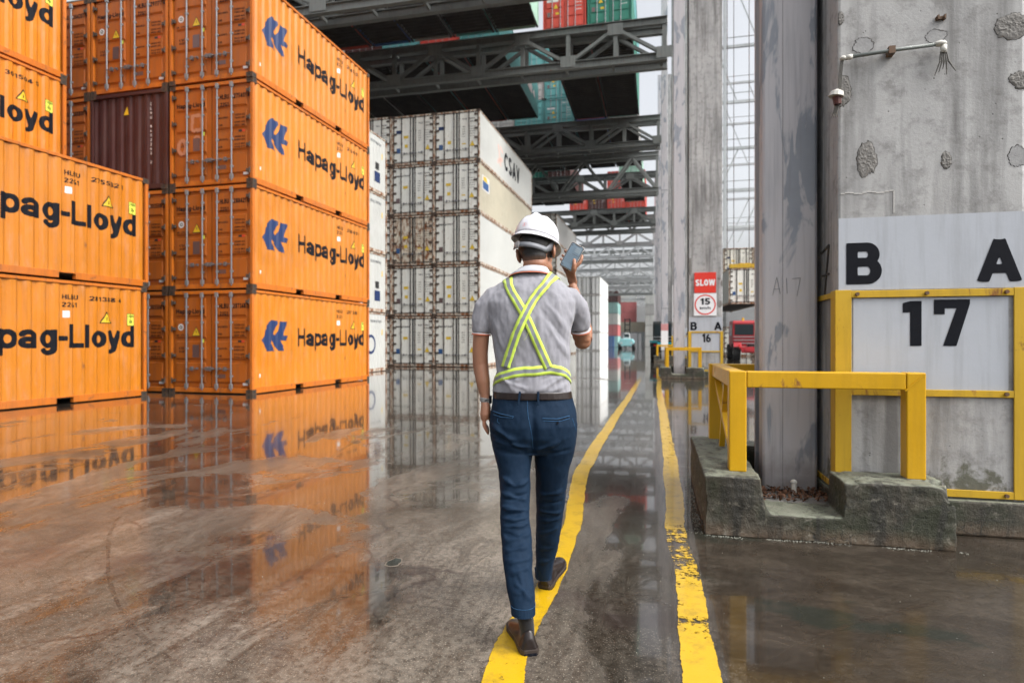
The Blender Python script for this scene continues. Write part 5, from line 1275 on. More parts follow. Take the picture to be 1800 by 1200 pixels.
def forklift(x, y, label):
    root = empty('container_forklift', (x, y, 0)); tag(root, label, 'forklift')
    mb = MB(); mb.prism([(-1.2, .5), (1.2, .5), (1.25, 1.3), (.9, 1.75), (-.9, 1.75), (-1.25, 1.3)], 'y', 0, 3.6); mb.build('body', M['vteal2'], root, bevel=.08)
    mb = MB(); mb.prism([(-.55, 1.75), (.55, 1.75), (.45, 2.7), (-.45, 2.7)], 'y', 1.2, 2.6); c_ = mb.build('cab', M['stkW'], root, bevel=.05)
    mb = MB(); mb.box(-.4, .4, 1.18, 1.2, 2.0, 2.55); mb.build('rear_window', M['glass'], c_)
    mb = MB()
    for sx in (-.42, .42): mb.box(sx - .10, sx + .10, 3.7, 4.0, .3, 5.2)
    for k in range(5): mb.box(-.4, .4, 3.75, 3.9, 1.4 + k * .9, 1.55 + k * .9)
    mb.build('mast', M['vblack'], root)
    for sx in (-1.15, 1.15):
        for yy in (.5, 3.0): wheel(root, sx, yy, .58, .5)
    for sx in (-1, 1): mb = MB(); mb.box(sx * .65, sx * 1.0, -.02, .02, .95, 1.15); mb.build('tail_lamp', M['stkW'], root)
    return root
M['vteal2'] = paint('pale_teal_vehicle_paint', (.30,.62,.66), .35, .1)
p = at(1101, 612, 102); forklift(p.x, p.y, 'pale teal empty-container forklift with a tall black mast, far down the aisle')

# containers at the far end of the aisle
M['farred'] = paint('haze_paled_far_red', (.42,.13,.13), .55, .15, rnd=.15); M['farteal'] = paint('haze_paled_far_teal', (.24,.42,.40), .55, .15, rnd=.15); M['farblue'] = paint('haze_paled_far_blue', (.06,.14,.30), .55, .15)  # container colours paled, distance haze and overexposure put into the paint
def far_box(u0, d, z, wall, label, n_wide=1, L=6.058, turned=False, door=None):
    p = at(u0, 600, d)
    r_ = deck('b' if L > 7 else 'a', p.x + (CW / 2 if not turned else 0), p.y, z, wall, door or wall, label)
    r_['group'] = 'containers at the far end of the yard'; r_['category'] = 'far container'
    if turned: r_.rotation_euler = (0, 0, R(-90)); r_.location = (p.x, p.y + CW / 2, z)
    return r_
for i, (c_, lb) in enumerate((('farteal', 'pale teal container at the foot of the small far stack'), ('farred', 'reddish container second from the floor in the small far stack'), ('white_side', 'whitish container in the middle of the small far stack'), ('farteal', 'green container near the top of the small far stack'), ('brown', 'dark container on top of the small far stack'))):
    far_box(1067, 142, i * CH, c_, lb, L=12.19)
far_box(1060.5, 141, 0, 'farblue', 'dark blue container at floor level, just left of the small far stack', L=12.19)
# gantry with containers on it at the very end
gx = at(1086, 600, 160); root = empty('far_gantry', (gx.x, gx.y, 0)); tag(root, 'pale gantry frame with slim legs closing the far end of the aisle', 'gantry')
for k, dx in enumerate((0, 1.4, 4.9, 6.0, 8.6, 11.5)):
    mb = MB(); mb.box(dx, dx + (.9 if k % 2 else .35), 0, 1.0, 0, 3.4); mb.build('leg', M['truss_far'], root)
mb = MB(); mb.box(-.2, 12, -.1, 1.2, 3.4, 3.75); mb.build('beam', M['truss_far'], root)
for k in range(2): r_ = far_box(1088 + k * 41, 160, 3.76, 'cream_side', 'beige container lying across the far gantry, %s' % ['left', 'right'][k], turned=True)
for k in range(3): far_box(1088, 160.5, 3.76 + CH * (k + 1), ['farred', 'farred', 'white_side'][k], ['haze-paled red container across the far gantry, lower one', 'haze-paled red container across the far gantry, upper one', 'whitish container topping the two haze-paled red far ones'][k], turned=True, L=6.058).scale = (1, .74, 1)
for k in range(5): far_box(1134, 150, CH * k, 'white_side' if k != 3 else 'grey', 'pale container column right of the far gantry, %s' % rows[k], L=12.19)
# right-hand yard: lattice crane rack in the open, white reefers, one hanging
rack = empty('lattice_gantry', (0, 0, 0)); tag(rack, 'pale lattice gantry against the white sky, between the pillars', 'gantry')
for y, xs in ((70, (6.5, 26)), (95, (8, 34))):
    for x in (5.0 if y == 70 else 4.0, 16, 28):
        mb = MB(); mb.box(x, x + .3, y, y + .3, 0, 44); mb.box(x + 2, x + 2.3, y, y + .3, 0, 44)
        for k in range(11): mb.bar((x + .1, y, 4 * k), (x + 2.1, y, 4 * k + 4), .12, .12)
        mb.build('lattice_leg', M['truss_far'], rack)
    for z in (9.5, 13.5, 17.5, 22, 27, 33, 39):
        mb = MB(); mb.box(2, 32, y + .05, y + .3, z, z + .30); mb.box(2, 32, y + .1, y + .2, z + 1.1, z + 1.18)
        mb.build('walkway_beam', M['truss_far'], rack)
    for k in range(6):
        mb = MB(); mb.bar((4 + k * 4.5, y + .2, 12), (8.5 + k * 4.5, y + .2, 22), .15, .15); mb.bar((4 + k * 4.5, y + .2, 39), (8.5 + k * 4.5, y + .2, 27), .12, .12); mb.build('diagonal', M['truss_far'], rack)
for i in range(4):
    for k in range(3):
        if k == 1 and i < 2: continue
        place_reefer(5.6 + CW / 2 + i * 2.5, 56, k * CH + (1.6 if k == 2 else 0) - (0), 'white reefer right of pillar 16, %s, %s' % (rows[k], ['first from the aisle', 'second from the aisle', 'third from the aisle', 'fourth from the aisle'][i]), 400 + i * 3 + k, 'white reefers behind the red tractor', letters=i < 2, rz=0)
place_reefer(5.0 + CW / 2, 46.5, 3.95, 'white reefer hanging in the air above the red tractor, underside showing', 477, 'white reefers behind the red tractor', rz=R(4))
sp = empty('spreader', (5.0 + CW / 2, 46.5, 3.95 + CH)); sp.rotation_euler = (0, 0, R(4)); tag(sp, 'yellowish spreader frame with cables holding the hanging white reefer', 'spreader')
mb = MB(); mb.box(-1.15, 1.15, 0, .4, .02, .3); mb.box(-1.15, 1.15, 11.8, 12.19, .02, .3); mb.box(-.4, .4, .4, 11.8, .05, .4); mb.build('frame', M['yframe'], sp)
for sx in (-1, 1):
    for yy in (3, 9): mb = MB(); mb.tube([(sx * .8, yy, .1), (sx * .8, yy, 24)], .03, 6); mb.build('cable', M['darksteel'], sp)
# ------------------------------------------------------------------ the walking man
D0 = 2.95; X0 = 30 / F * D0
pw = at(930, 600, D0); man = empty('person', (pw.x, pw.y, 0), TH)
tag(man, 'man in white hard hat, grey polo and blue trousers walking away, holding a phone', 'person')
def LP(u, v, d): return Vector(((u - 900) / F * d - X0, d - D0, HC - (v - 600) * d / F))
def skin_material():
    m, n, b = new_mat('skin'); v = coords(n)
    cc = mix(n, noise_n(n, v, 14, 6, .6), (.26,.115,.066), (.36,.18,.11)); cc = mix(n, ramp(n, noise_n(n, v, 90, 3, .6), [(.6, g(0)), (.75, g(.25))]), cc, (.34,.13,.08))
    n.links.new(cc, b.inputs['Base Color']); b.inputs['Roughness'].default_value = .48
    b.inputs['Subsurface Weight'].default_value = .12; b.inputs['Subsurface Radius'].default_value = (.012, .005, .003); b.inputs['Subsurface Scale'].default_value = 1.0
    bump(n, b, noise_n(n, v, 160, 3, .6), .12, .002); return m
def cloth(name, a_, b2, scale=420, rough=.85, bs=.25, seams=0, sheen=.2):
    m, n, b = new_mat(name); v = coords(n)
    f1 = noise_n(n, v, scale, 2, .6); f2 = noise_n(n, v, 9, 6, .65)
    cc = mix(n, f1, a_, b2); cc = mix(n, ramp(n, f2, [(.45, g(0)), (.8, g(.12))]), cc, tuple(x * .72 for x in a_))
    n.links.new(cc, b.inputs['Base Color']); b.inputs['Specular IOR Level'].default_value = .22; b.inputs['Roughness'].default_value = rough; b.inputs['Sheen Weight'].default_value = sheen
    bump(n, b, mix(n, .6, f1, noise_n(n, coords(n, (1, 1, .5)), 26, 5, .6)), bs, .004); return m
M['skin'] = skin_material()
def hair_material():
    m, n, b = new_mat('short_black_hair'); v = coords(n); sp_ = N(n, 'ShaderNodeSeparateXYZ'); n.links.new(v, sp_.inputs[0])
    f_ = noise_n(n, coords(n, (1, 1, .35)), 420, 3, .7)
    a_ = N(n, 'ShaderNodeMath', operation='MULTIPLY_ADD'); a_.inputs[1].default_value = .05; n.links.new(f_, a_.inputs[0]); n.links.new(sp_.outputs['Z'], a_.inputs[2])
    zz = HAIRZ
    mr = N(n, 'ShaderNodeMapRange'); mr.inputs['From Min'].default_value = zz - .028 + .025; mr.inputs['From Max'].default_value = zz + .022 + .025; n.links.new(a_.outputs[0], mr.inputs[0])
    cc = mix(n, mr.outputs[0], (.30,.155,.10), (.008,.007,.007)); n.links.new(cc, b.inputs['Base Color']); b.inputs['Roughness'].default_value = .5
    bump(n, b, f_, .8, .003); return m
HAIRZ = LP(943, 458, 2.93).z
M['hair'] = hair_material()
M['stubble'] = plain('cropped_hair', (.055,.035,.028), .7, var=.6, scale=400, bumps=.6, bscale=400)
M['polo'] = cloth('grey_heather_pique', (.20,.20,.225), (.30,.30,.33), 330)
M['collar'] = cloth('pale_collar_knit', (.40,.41,.45), (.48,.50,.53), 500)
M['trim'] = cloth('orange_trim', (.55,.12,.05), (.62,.17,.08), 500)
M['white_trim'] = cloth('white_trim', (.52,.50,.52), (.60,.59,.61), 500)
M['denim'] = cloth('navy_cotton', (.0009,.0092,.025), (.0022,.0165,.041), 500, .8, .3, sheen=0)
M['denim_seam'] = cloth('navy_seam', (.022,.075,.16), (.035,.10,.20), 600, .8, .3, sheen=0)
M['belt'] = plain('brown_leather_belt', (.014,.008,.0075), .34, var=.3, scale=30, bumps=.2)
M['shoe'] = plain('dark_brown_leather', (.012,.007,.006), .32, var=.35, scale=22, bumps=.15, bscale=40)
M['sole'] = plain('brown_shoe_sole', (.026,.017,.013), .55, var=.3, scale=30)
M['sock'] = cloth('black_sock', (.006,.006,.008), (.012,.012,.014), 600)
M['helmet'] = plain('white_helmet_plastic', (.66,.66,.70), .22, var=.01)
M['strap_grey'] = plain('grey_head_strap', (.17,.18,.20), .5, var=.1)
M['fluo'] = cloth('fluorescent_yellow_tape', (.46,.62,.07), (.56,.72,.11), 500, .6, .1)
M['reflect'] = plain('silver_reflective_tape', (.19,.205,.215), .4, var=.08, scale=60)
M['phone'] = plain('black_phone_body', (.012,.012,.014), .2); M['phoneedge'] = plain('phone_steel_edge', (.62,.58,.56), .2, metallic=.8)
M['watchband'] = plain('grey_watch_band', (.22,.22,.22), .5)

def ring(c, rx, ry, n=28, rot=None, sq=2.3, tilt=0.0):
    """superellipse ring in the local xy plane, optionally turned; tilt raises the back edge"""
    out = []
    for j in range(n):
        a = 2 * math.pi * j / n; ca, sa = math.cos(a), math.sin(a)
        p = Vector((rx * math.copysign(abs(ca) ** (2 / sq), ca), ry * math.copysign(abs(sa) ** (2 / sq), sa), 0)); p.z = -tilt * p.y
        if rot: p = rot @ p
        out.append(Vector(c) + p)
    return out
def prow(v, l, r, d, ry, back=0.0, **k):
    u = (l + r) / 2; c = LP(u, v, d); c.y += back; return ring(c, (r - l) / 2 * d / F, ry, **k)
def fuse(mb, name, mat, voxel=.006, smooth=4, parent=None, fac=.5):

    o = mb.build(name, mat, parent, recalc=True)
    bake(o, [('REMESH', dict(mode='VOXEL', voxel_size=voxel)), ('SMOOTH', dict(factor=fac, iterations=smooth))])

    return o
def limb(mb, pts, rs, n=18): mb.tube(pts, rs, n)

# ---- body: head, neck, torso core, arms and hands in one skin
body = MB()
HC_ = LP(943, 443, 2.99); ha = R(14)                   # head centre, turned to the right
HR = Matrix.Rotation(-ha, 3, 'Z') @ Matrix.Rotation(R(-7), 3, 'Y') @ Matrix.Rotation(R(-18), 3, 'X')
def hp(x, y, z): return HC_ + HR @ Vector((x, y, z))
body.ball(hp(0, -.012, .028), (.080, .098, .088), HR, 26, 18); body.ball(hp(0, .030, -.030), (.066, .068, .085), HR, 24, 16)
body.ball(hp(0, .062, -.088), (.036, .030, .030), HR); body.ball(hp(0, -.045, -.02), (.064, .05, .062), HR, 20, 14)
for sx in (-1, 1):
    body.ball(hp(sx * .046, .03, -.075), (.022, .045, .028), HR); body.ball(hp(sx * .040, .072, -.016), (.024, .020, .020), HR); body.ball(hp(sx * .032, .083, .022), (.026, .012, .010), HR)
body.tube([hp(0, .090, .010), hp(0, .108, -.022), hp(0, .100, -.034)], [.008, .013, .012], 10); body.ball(hp(0, .090, -.058), (.024, .012, .006), HR); body.ball(hp(0, .088, -.069), (.021, .012, .007), HR)
nb = LP(938, 498, 2.975); limb(body, [hp(0, -.028, -.02), hp(0, -.025, -.075) * .5 + LP(941, 462, 2.96) * .5, LP(940, 480, 2.965), nb], [.056, .060, .060, .050], 22)
body.loft([prow(690, 884, 988, 2.93, .085), prow(600, 885, 988, 2.93, .09), prow(530, 878, 992, 2.95, .075), prow(508, 905, 970, 2.965, .045)])
# left arm hanging
LS, LE, LW = LP(860, 520, 2.95), LP(845, 628, 2.96), LP(853.5, 702, 2.95)
limb(body, [LS, LP(848, 560, 2.95), LP(846, 590, 2.955), LP(844, 618, 2.96), LP(844.5, 640, 2.965), LP(849, 670, 2.955), LP(852.5, 694, 2.95), LP(853.5, 708, 2.945)], [.028, .037, .0395, .038, .0375, .034, .025, .0225])
def finger(mb, pts, r0, r1): 
    k = len(pts); limb(mb, pts, [r0 + (r1 - r0) * i / (k - 1) for i in range(k)], 12); mb.ball(pts[-1], r1 * 1.0, None, 10, 8)
def hand_left(mb):
    # back of the hand towards the camera's left, fingers slack
    mb.loft([ring(LP(853.5, 706, 2.945), .020, .028, 18), ring(LP(854, 716, 2.945), .024, .036, 18), ring(LP(853, 728, 2.945), .025, .042, 18), ring(LP(853, 737, 2.95), .021, .040, 18)])
    ys = (-.030, -.010, .010, .029); ln = (.062, .072, .075, .066)
    for i, (y, l) in enumerate(zip(ys, ln)):
        b = LP(852, 735, 2.95) + Vector((-.002, y, 0)); 
        finger(mb, [b, b + Vector((.000, -.002, -.42 * l)), b + Vector((.007 + .003 * i, -.003, -.75 * l)), b + Vector((.019, -.002, -.98 * l))], .0098, .0068)
    b = LP(856, 718, 2.975); finger(mb, [b, b + Vector((.010, .022, -.022)), b + Vector((.014, .026, -.048)), b + Vector((.016, .024, -.062))], .0125, .0085)
hand_left(body)
# right arm: upper arm down, forearm raised in front of the shoulder
limb(body, [LP(1004, 522, 2.96), LP(1014, 550, 3.0), LP(1019, 575, 3.035), LP(1022, 590, 3.07), LP(1026, 598, 3.105)], [.036, .042, .0455, .045, .040])
body.ball(LP(1024, 601, 3.085), (.042, .040, .037)); body.ball(LP(1030, 596, 3.06), (.022, .022, .022))
limb(body, [LP(1027, 597, 3.12), LP(1026, 580, 3.16), LP(1018, 545, 3.20), LP(1010, 515, 3.215), LP(1004.5, 500, 3.215)], [.042, .045, .038, .028, .0245])
# phone frame of axes
ph_c = LP(1005.5, 451, 3.17)
px = (LP(1019, 461, 3.16) - LP(994, 447, 3.16)).normalized(); py = (LP(1014.5, 431, 3.185) - LP(996.5, 471, 3.155)); py = (py - px * py.dot(px)).normalized(); pn = px.cross(py)   # pn towards the camera?
if pn.y > 0: pn = -pn
PM = Matrix((px, py, pn)).transposed()
def pp(x, y, z): return ph_c + PM @ Vector((x, y, z))
wr = LP(1005, 500, 3.215)
body.loft([[wr + PM @ Vector((.024 * math.cos(a), 0, .017 * math.sin(a))) for a in [2 * math.pi * j / 18 for j in range(18)]],
           [LP(1006, 491, 3.205) + PM @ Vector((.033 * math.cos(a), 0, .018 * math.sin(a))) for a in [2 * math.pi * j / 18 for j in range(18)]],
           [pp(.016, -.066, -.020) + PM @ Vector((.042 * math.cos(a), 0, .016 * math.sin(a))) for a in [2 * math.pi * j / 18 for j in range(18)]],
           [pp(.014, -.036, -.024) + PM @ Vector((.041 * math.cos(a), 0, .013 * math.sin(a))) for a in [2 * math.pi * j / 18 for j in range(18)]],
           [pp(.010, -.012, -.024) + PM @ Vector((.036 * math.cos(a), 0, .010 * math.sin(a))) for a in [2 * math.pi * j / 18 for j in range(18)]]])
# fingers behind the phone: index up the right edge, the others wrap to the left edge
finger(body, [pp(.040, -.030, -.018), pp(.050, -.006, -.012), pp(.049, .018, -.008), pp(.044, .034, -.010)], .0118, .0085)
finger(body, [pp(.020, -.016, -.022), pp(-.006, .008, -.026), pp(-.036, .012, -.018), pp(-.0465, .010, -.001), pp(-.0445, .009, .005)], .0100, .0066)
finger(body, [pp(.006, -.030, -.022), pp(-.016, -.014, -.026), pp(-.040, -.016, -.016), pp(-.0475, -.018, -.001)], .0098, .0066)
finger(body, [pp(-.006, -.048, -.020), pp(-.022, -.036, -.022), pp(-.040, -.038, -.014), pp(-.046, -.040, -.004)], .0088, .0060)
finger(body, [pp(.040, -.066, -.012), pp(.037, -.052, .006), pp(.029, -.036, .014), pp(.0185, -.016, .0135)], .0155, .0095)
fuse(body, 'body', M['skin'], .0046, 3, man)
# ears
for sx in (-1, 1):
    mb = MB(); 
    e = [hp(sx * (.073 + .012 * math.sin(t)), -.006 - .016 * math.cos(t * .9) , -.012 + .030 * math.cos(t)) for t in [math.pi * 2 * k / 12 for k in range(13)]]
    mb.ball(hp(sx * .086, -.008, -.010), (.010, .022, .036), HR @ Matrix.Rotation(R(20) * sx, 3, 'Z'), 14, 10); mb.tube([hp(sx * 0.089, 0.006, -0.022), hp(sx * 0.092, -0.016, -0.012), hp(sx * 0.095, -0.026, 0.006), hp(sx * 0.094, -0.018, 0.022), hp(sx * 0.089, 0.002, 0.024)], .0042, 8)
    mb.ball(hp(sx * .084, -.004, -.038), (.006, .009, .010), HR, 10, 8)
    fuse(mb, 'ear', M['skin'], .0022, 3, man)
for sx in (-1, 1):
    mb = MB(); mb.ball(hp(sx * .032, .079, .005), .012, None, 12, 8); mb.build('eye', plain('eyeball', (.7,.68,.65), .15), man, smooth=True)
# hair: crown under the helmet and a cropped nape
mb = MB(); mb.ball(hp(0, -.016, .022), (.0845, .099, .090), HR, 26, 18); mb.ball(hp(0, -.052, -.022), (.066, .050, .048), HR, 22, 14)
for sx in (-1, 1): mb.ball(hp(sx * .069, .018, -.004), (.010, .013, .032), HR, 12, 10)
mb.ball(hp(0, -.046, -.050), (.057, .047, .036), HR, 22, 14)
fuse(mb, 'hair', M['hair'], .004, 4, man)

# ---- helmet
HM = HR @ Matrix.Rotation(-R(6), 3, 'Z') @ Matrix.Rotation(R(5), 3, 'X') @ Matrix.Rotation(R(15), 3, 'Y'); hc0 = hp(.005, -.006, .061)
def hq(x, y, z): return hc0 + HM @ Vector((x, y, z))
mb = MB(); nu, nv = 56, 18; vs = []; fs = []
for i in range(nv + 1):
    t = math.pi / 2 * i / nv
    for j in range(nu):
        a = 2 * math.pi * j / nu; r1, r2 = .107, .131
        z = .118 * math.sin(t) ** .95; q = math.cos(t) ** .82
        x = r1 * q * math.cos(a); y = r2 * q * math.sin(a)
        # three raised ribs running front to back, merging at the crown
        rib = max(0, 1 - abs(x) / .017) * .011 * min(1, q * 2.5 + .6) + max(0, 1 - abs(abs(x) - .046) / .012) * .003 * (z > .03)
        vs.append(hq(x, y, z + rib * min(1, z / .04)))
for i in range(nv):
    for j in range(nu): fs.append((i*nu+j, i*nu+(j+1) % nu, (i+1)*nu+(j+1) % nu, (i+1)*nu+j))
mb.add(vs, fs)
# brim: flares out all round, long peak in front (local +y)
vs = []; fs = []; k = 5
for j in range(nu):
    a = 2 * math.pi * j / nu; fr = max(0, math.sin(a)) ** 2.2
    out = .012 + .036 * fr + .003 * max(0, -math.sin(a)); drop = .010 + .016 * fr + .006 * max(0, -math.sin(a))
    for i in range(k):
        s_ = i / (k - 1); q = s_ * out
        vs.append(hq((.107 + q) * math.cos(a), (.131 + q) * math.sin(a), -.001 - drop * s_ ** .7 - (.004 if i == k - 1 else 0)))
for j in range(nu):
    for i in range(k - 1): a = j * k + i; b_ = ((j + 1) % nu) * k + i; fs.append((a, a + 1, b_ + 1, b_))
mb.add(vs, fs)
helm = mb.build('helmet', M['helmet'], man, smooth=True)
sdm = helm.modifiers.new('shell', 'SOLIDIFY'); sdm.thickness = .003; sdm.offset = -1
mb = MB()     # small emblem at the back
def on_helm(a, zz, off=.0012):
    t = math.asin(min(1, (zz / .118) ** (1 / .95))); q = math.cos(t) ** .82; n_ = Vector((math.cos(a), math.sin(a), .35)).normalized()
    return hq((.107 * q) * math.cos(a), .131 * q * math.sin(a), zz) + HM @ (n_ * off)
ce = R(-103)
for s0, s1 in ((0, 150), (185, 340)):
    for d_ in range(s0, s1, 15):
        p, q = [on_helm(ce + .12 * math.cos(R(x)), .030 + .0085 * math.sin(R(x))) for x in (d_, d_ + 15)]; mb.tube([p, q], .00035, 4)
for p, q in (((-.03, .027), (0, .035)), ((0, .035), (.03, .027)), ((-.03, .027), (.03, .027))): mb.tube([on_helm(ce + p[0], p[1]), on_helm(ce + q[0], q[1])], .0005, 4)
mb.build('emblem', M['signred'], helm)
# head strap across the nape with its ratchet
mb = MB(); band = []
for j in range(33):
    a = R(-136) + R(146) * j / 32; dz = -.074 if R(-150) < a < R(-30) else -.074 + .065 * min(1, min(abs(a + R(150)), abs(a + R(30))) / R(35))
    hgt = .012 if R(-150) < a < R(-30) else .012 + .018 * min(1, min(abs(a + R(150)), abs(a + R(30))) / R(25))
    band.append((a, dz, hgt))
vs = []; fs = []
for a, dz, hh in band:
    for z_ in (dz - hh, dz + hh): vs.append(hq((.0965) * math.cos(a), .131 * math.sin(a) + .002, z_ + .006))
for j in range(32): fs.append((2*j, 2*j+2, 2*j+3, 2*j+1))
mb.add(vs, fs); st = mb.build('head_strap', M['strap_grey'], man, smooth=True); sd = st.modifiers.new('t', 'SOLIDIFY'); sd.thickness = .003
mb = MB(); vs = []
for j in range(7):
    a = R(-137) + R(27) * j / 6
    for z_ in (-.086, -.052): vs.append(hq(.100 * math.cos(a), .135 * math.sin(a) + .002, z_))
mb.add(vs, [(2*j, 2*j+2, 2*j+3, 2*j+1) for j in range(6)]); rt_ = mb.build('ratchet', M['watchband2'] if 'watchband2' in M else plain('pale_ratchet', (.30,.29,.29), .5), st, smooth=True); rt_.modifiers.new('t', 'SOLIDIFY').thickness = .004

# ---- polo shirt
sh = MB()
sh.loft([prow(692, 866, 1004, 2.93, .112, n=36), prow(678, 868, 1002, 2.93, .114, n=36), prow(650, 873, 1000, 2.93, .108, n=36), prow(620, 869, 1001, 2.93, .110, n=36), prow(590, 865, 1003, 2.935, .116, n=36),
         prow(560, 859, 1008, 2.94, .118, n=36), prow(532, 854, 1013, 2.945, .112, n=36), prow(514, 862, 1006, 2.95, .102, n=36), prow(502, 874, 997, 2.955, .092, n=36), prow(493, 888, 984, 2.96, .082, n=36), prow(485, 900, 974, 2.965, .070, n=36), prow(478, 912, 966, 2.97, .055, n=36)])
sh.ball(LP(870, 525, 2.95), (.056, .056, .060)); sh.ball(LP(1000, 525, 2.965), (.060, .058, .062))
sh.tube([LP(895, 514, 2.955), LP(868, 524, 2.95), LP(853, 541, 2.95), LP(848, 562, 2.95), LP(846.5, 584, 2.955)], [.045, .054, .054, .049, .045], 22)
sh.tube([LP(978, 512, 2.96), LP(1002, 524, 2.96), LP(1012, 541, 2.98), LP(1018, 560, 3.01), LP(1019.5, 577, 3.03)], [.045, .056, .057, .055, .051], 22)
shirt = fuse(sh, 'polo_shirt', M['polo'], .006, 5, man)
def fold(p, q, s, w_, amp):   # distance-based crease from p to q
    ab = q - p; L = ab.length
    def f(c):
        t = max(0, min(1, (c - p).dot(ab) / (L * L))); d = (c - (p + ab * t)).length
        return amp * math.exp(-(d / w_) ** 2) * (1 - abs(2 * t - 1) ** 3 * .8)
    return f
def folds(o, lines, fbm=.004, fs_=(9, 9, 5), seed=0):
    me = o.data; n = len(me.vertices); co = np.empty(n * 3); me.vertices.foreach_get('co', co); co = co.reshape(-1, 3); D = np.zeros(n); ny = np.array([v.normal.y for v in me.vertices]); GT = np.clip(.35 - ny, 0, 1)
    for a, b_, w_, amp in lines:
        p = np.array(LP(*a))[[0, 2]]; q = np.array(LP(*b_))[[0, 2]]; ab = q - p; L2 = ab @ ab; c2 = co[:, [0, 2]]; t = np.clip((c2 - p) @ ab / L2, 0, 1)
        wob = .004 * np.sin(t * 7 + amp * 900); dd = np.abs(np.linalg.norm(c2 - (p + t[:, None] * ab), axis=1) - wob); D += GT * amp * np.exp(-(dd / w_) ** 2) * (1 - np.abs(2 * t - 1) ** 3 * .8)
    nrm = [v.normal.copy() for v in me.vertices]; new = []
    for i_, v in enumerate(me.vertices):
        c = v.co; d = D[i_]
        d += fbm * noise.fractal(Vector((c.x * fs_[0] + seed, c.y * fs_[1], c.z * fs_[2])), .8, 2.1, 4)
        new.extend(c + nrm[i_] * d)
    me.vertices.foreach_set('co', new); me.update()
sd_ = 2.83
folds(shirt, [((868, 640, sd_), (905, 690, sd_), .010, .008), ((870, 665, sd_), (930, 684, sd_), .009, .007), ((1000, 655, sd_), (945, 690, sd_), .010, .008), ((1000, 675, sd_), (965, 690, sd_), .009, .006),
              ((1003, 590, 2.86), (960, 530, sd_), .012, .006), ((1003, 610, 2.86), (950, 545, sd_), .010, -.005), ((1000, 630, 2.86), (965, 575, sd_), .010, .006),
              ((866, 560, 2.88), (882, 610, sd_), .010, .006), ((868, 580, 2.88), (888, 640, sd_), .010, -.005), ((1003, 600, 2.88), (1000, 650, 2.86), .010, .006), ((900, 500, sd_ + .03), (925, 510, sd_), .012, .004),
              ((880, 690, sd_), (990, 692, sd_), .006, -.004), ((855, 545, 2.89), (866, 575, 2.9), .008, .005), ((1006, 545, 2.92), (1003, 572, 2.93), .008, .005), ((900, 672, sd_), (925, 660, sd_), .008, .005), ((950, 668, sd_), (985, 655, sd_), .008, -.005)], .0075, (13, 13, 6))
# sleeve ends
for (pts, rr) in (([LP(846.5, 585.5, 2.955), LP(846.3, 588, 2.955)], .0464), ([LP(1019.8, 578.3, 3.033), LP(1020, 580.5, 3.036)], .0524)):
    mb = MB(); mb.tube(pts, rr, 40, cap=True); o = mb.build('sleeve_trim', M['white_trim'], shirt, smooth=False)
    mb = MB(); d_ = (pts[1] - pts[0]).normalized(); mb.tube([pts[1] - d_ * .002, pts[1] + d_ * .003], rr + .0006, 40); mb.build('sleeve_piping', M['trim'], shirt)
# collar
def collar_ring(u, v, d, rx, ry, tl): return ring(LP(u, v, d), rx, ry, 36, tilt=tl)
mb = MB(); mb.loft([collar_ring(932, 489, 2.962, .104, .086, .28), collar_ring(933, 485, 2.962, .098, .083, .28), collar_ring(937, 477, 2.962, .078, .075, .22), collar_ring(938, 473, 2.962, .068, .067, .20)])
col_ = fuse(mb, 'collar', M['collar'], .005, 2, shirt)
mb = MB(); rg = collar_ring(932, 490, 2.962, .1045, .0865, .28); mb.tube(rg + [rg[0]], .0024, 8); mb.build('collar_piping', M['trim'], shirt, smooth=True)
mb = MB(); rg = collar_ring(932, 491.6, 2.962, .105, .0865, .28); mb.tube(rg + [rg[0]], .0018, 6); mb.build('collar_piping', M['ink'], shirt, smooth=True)

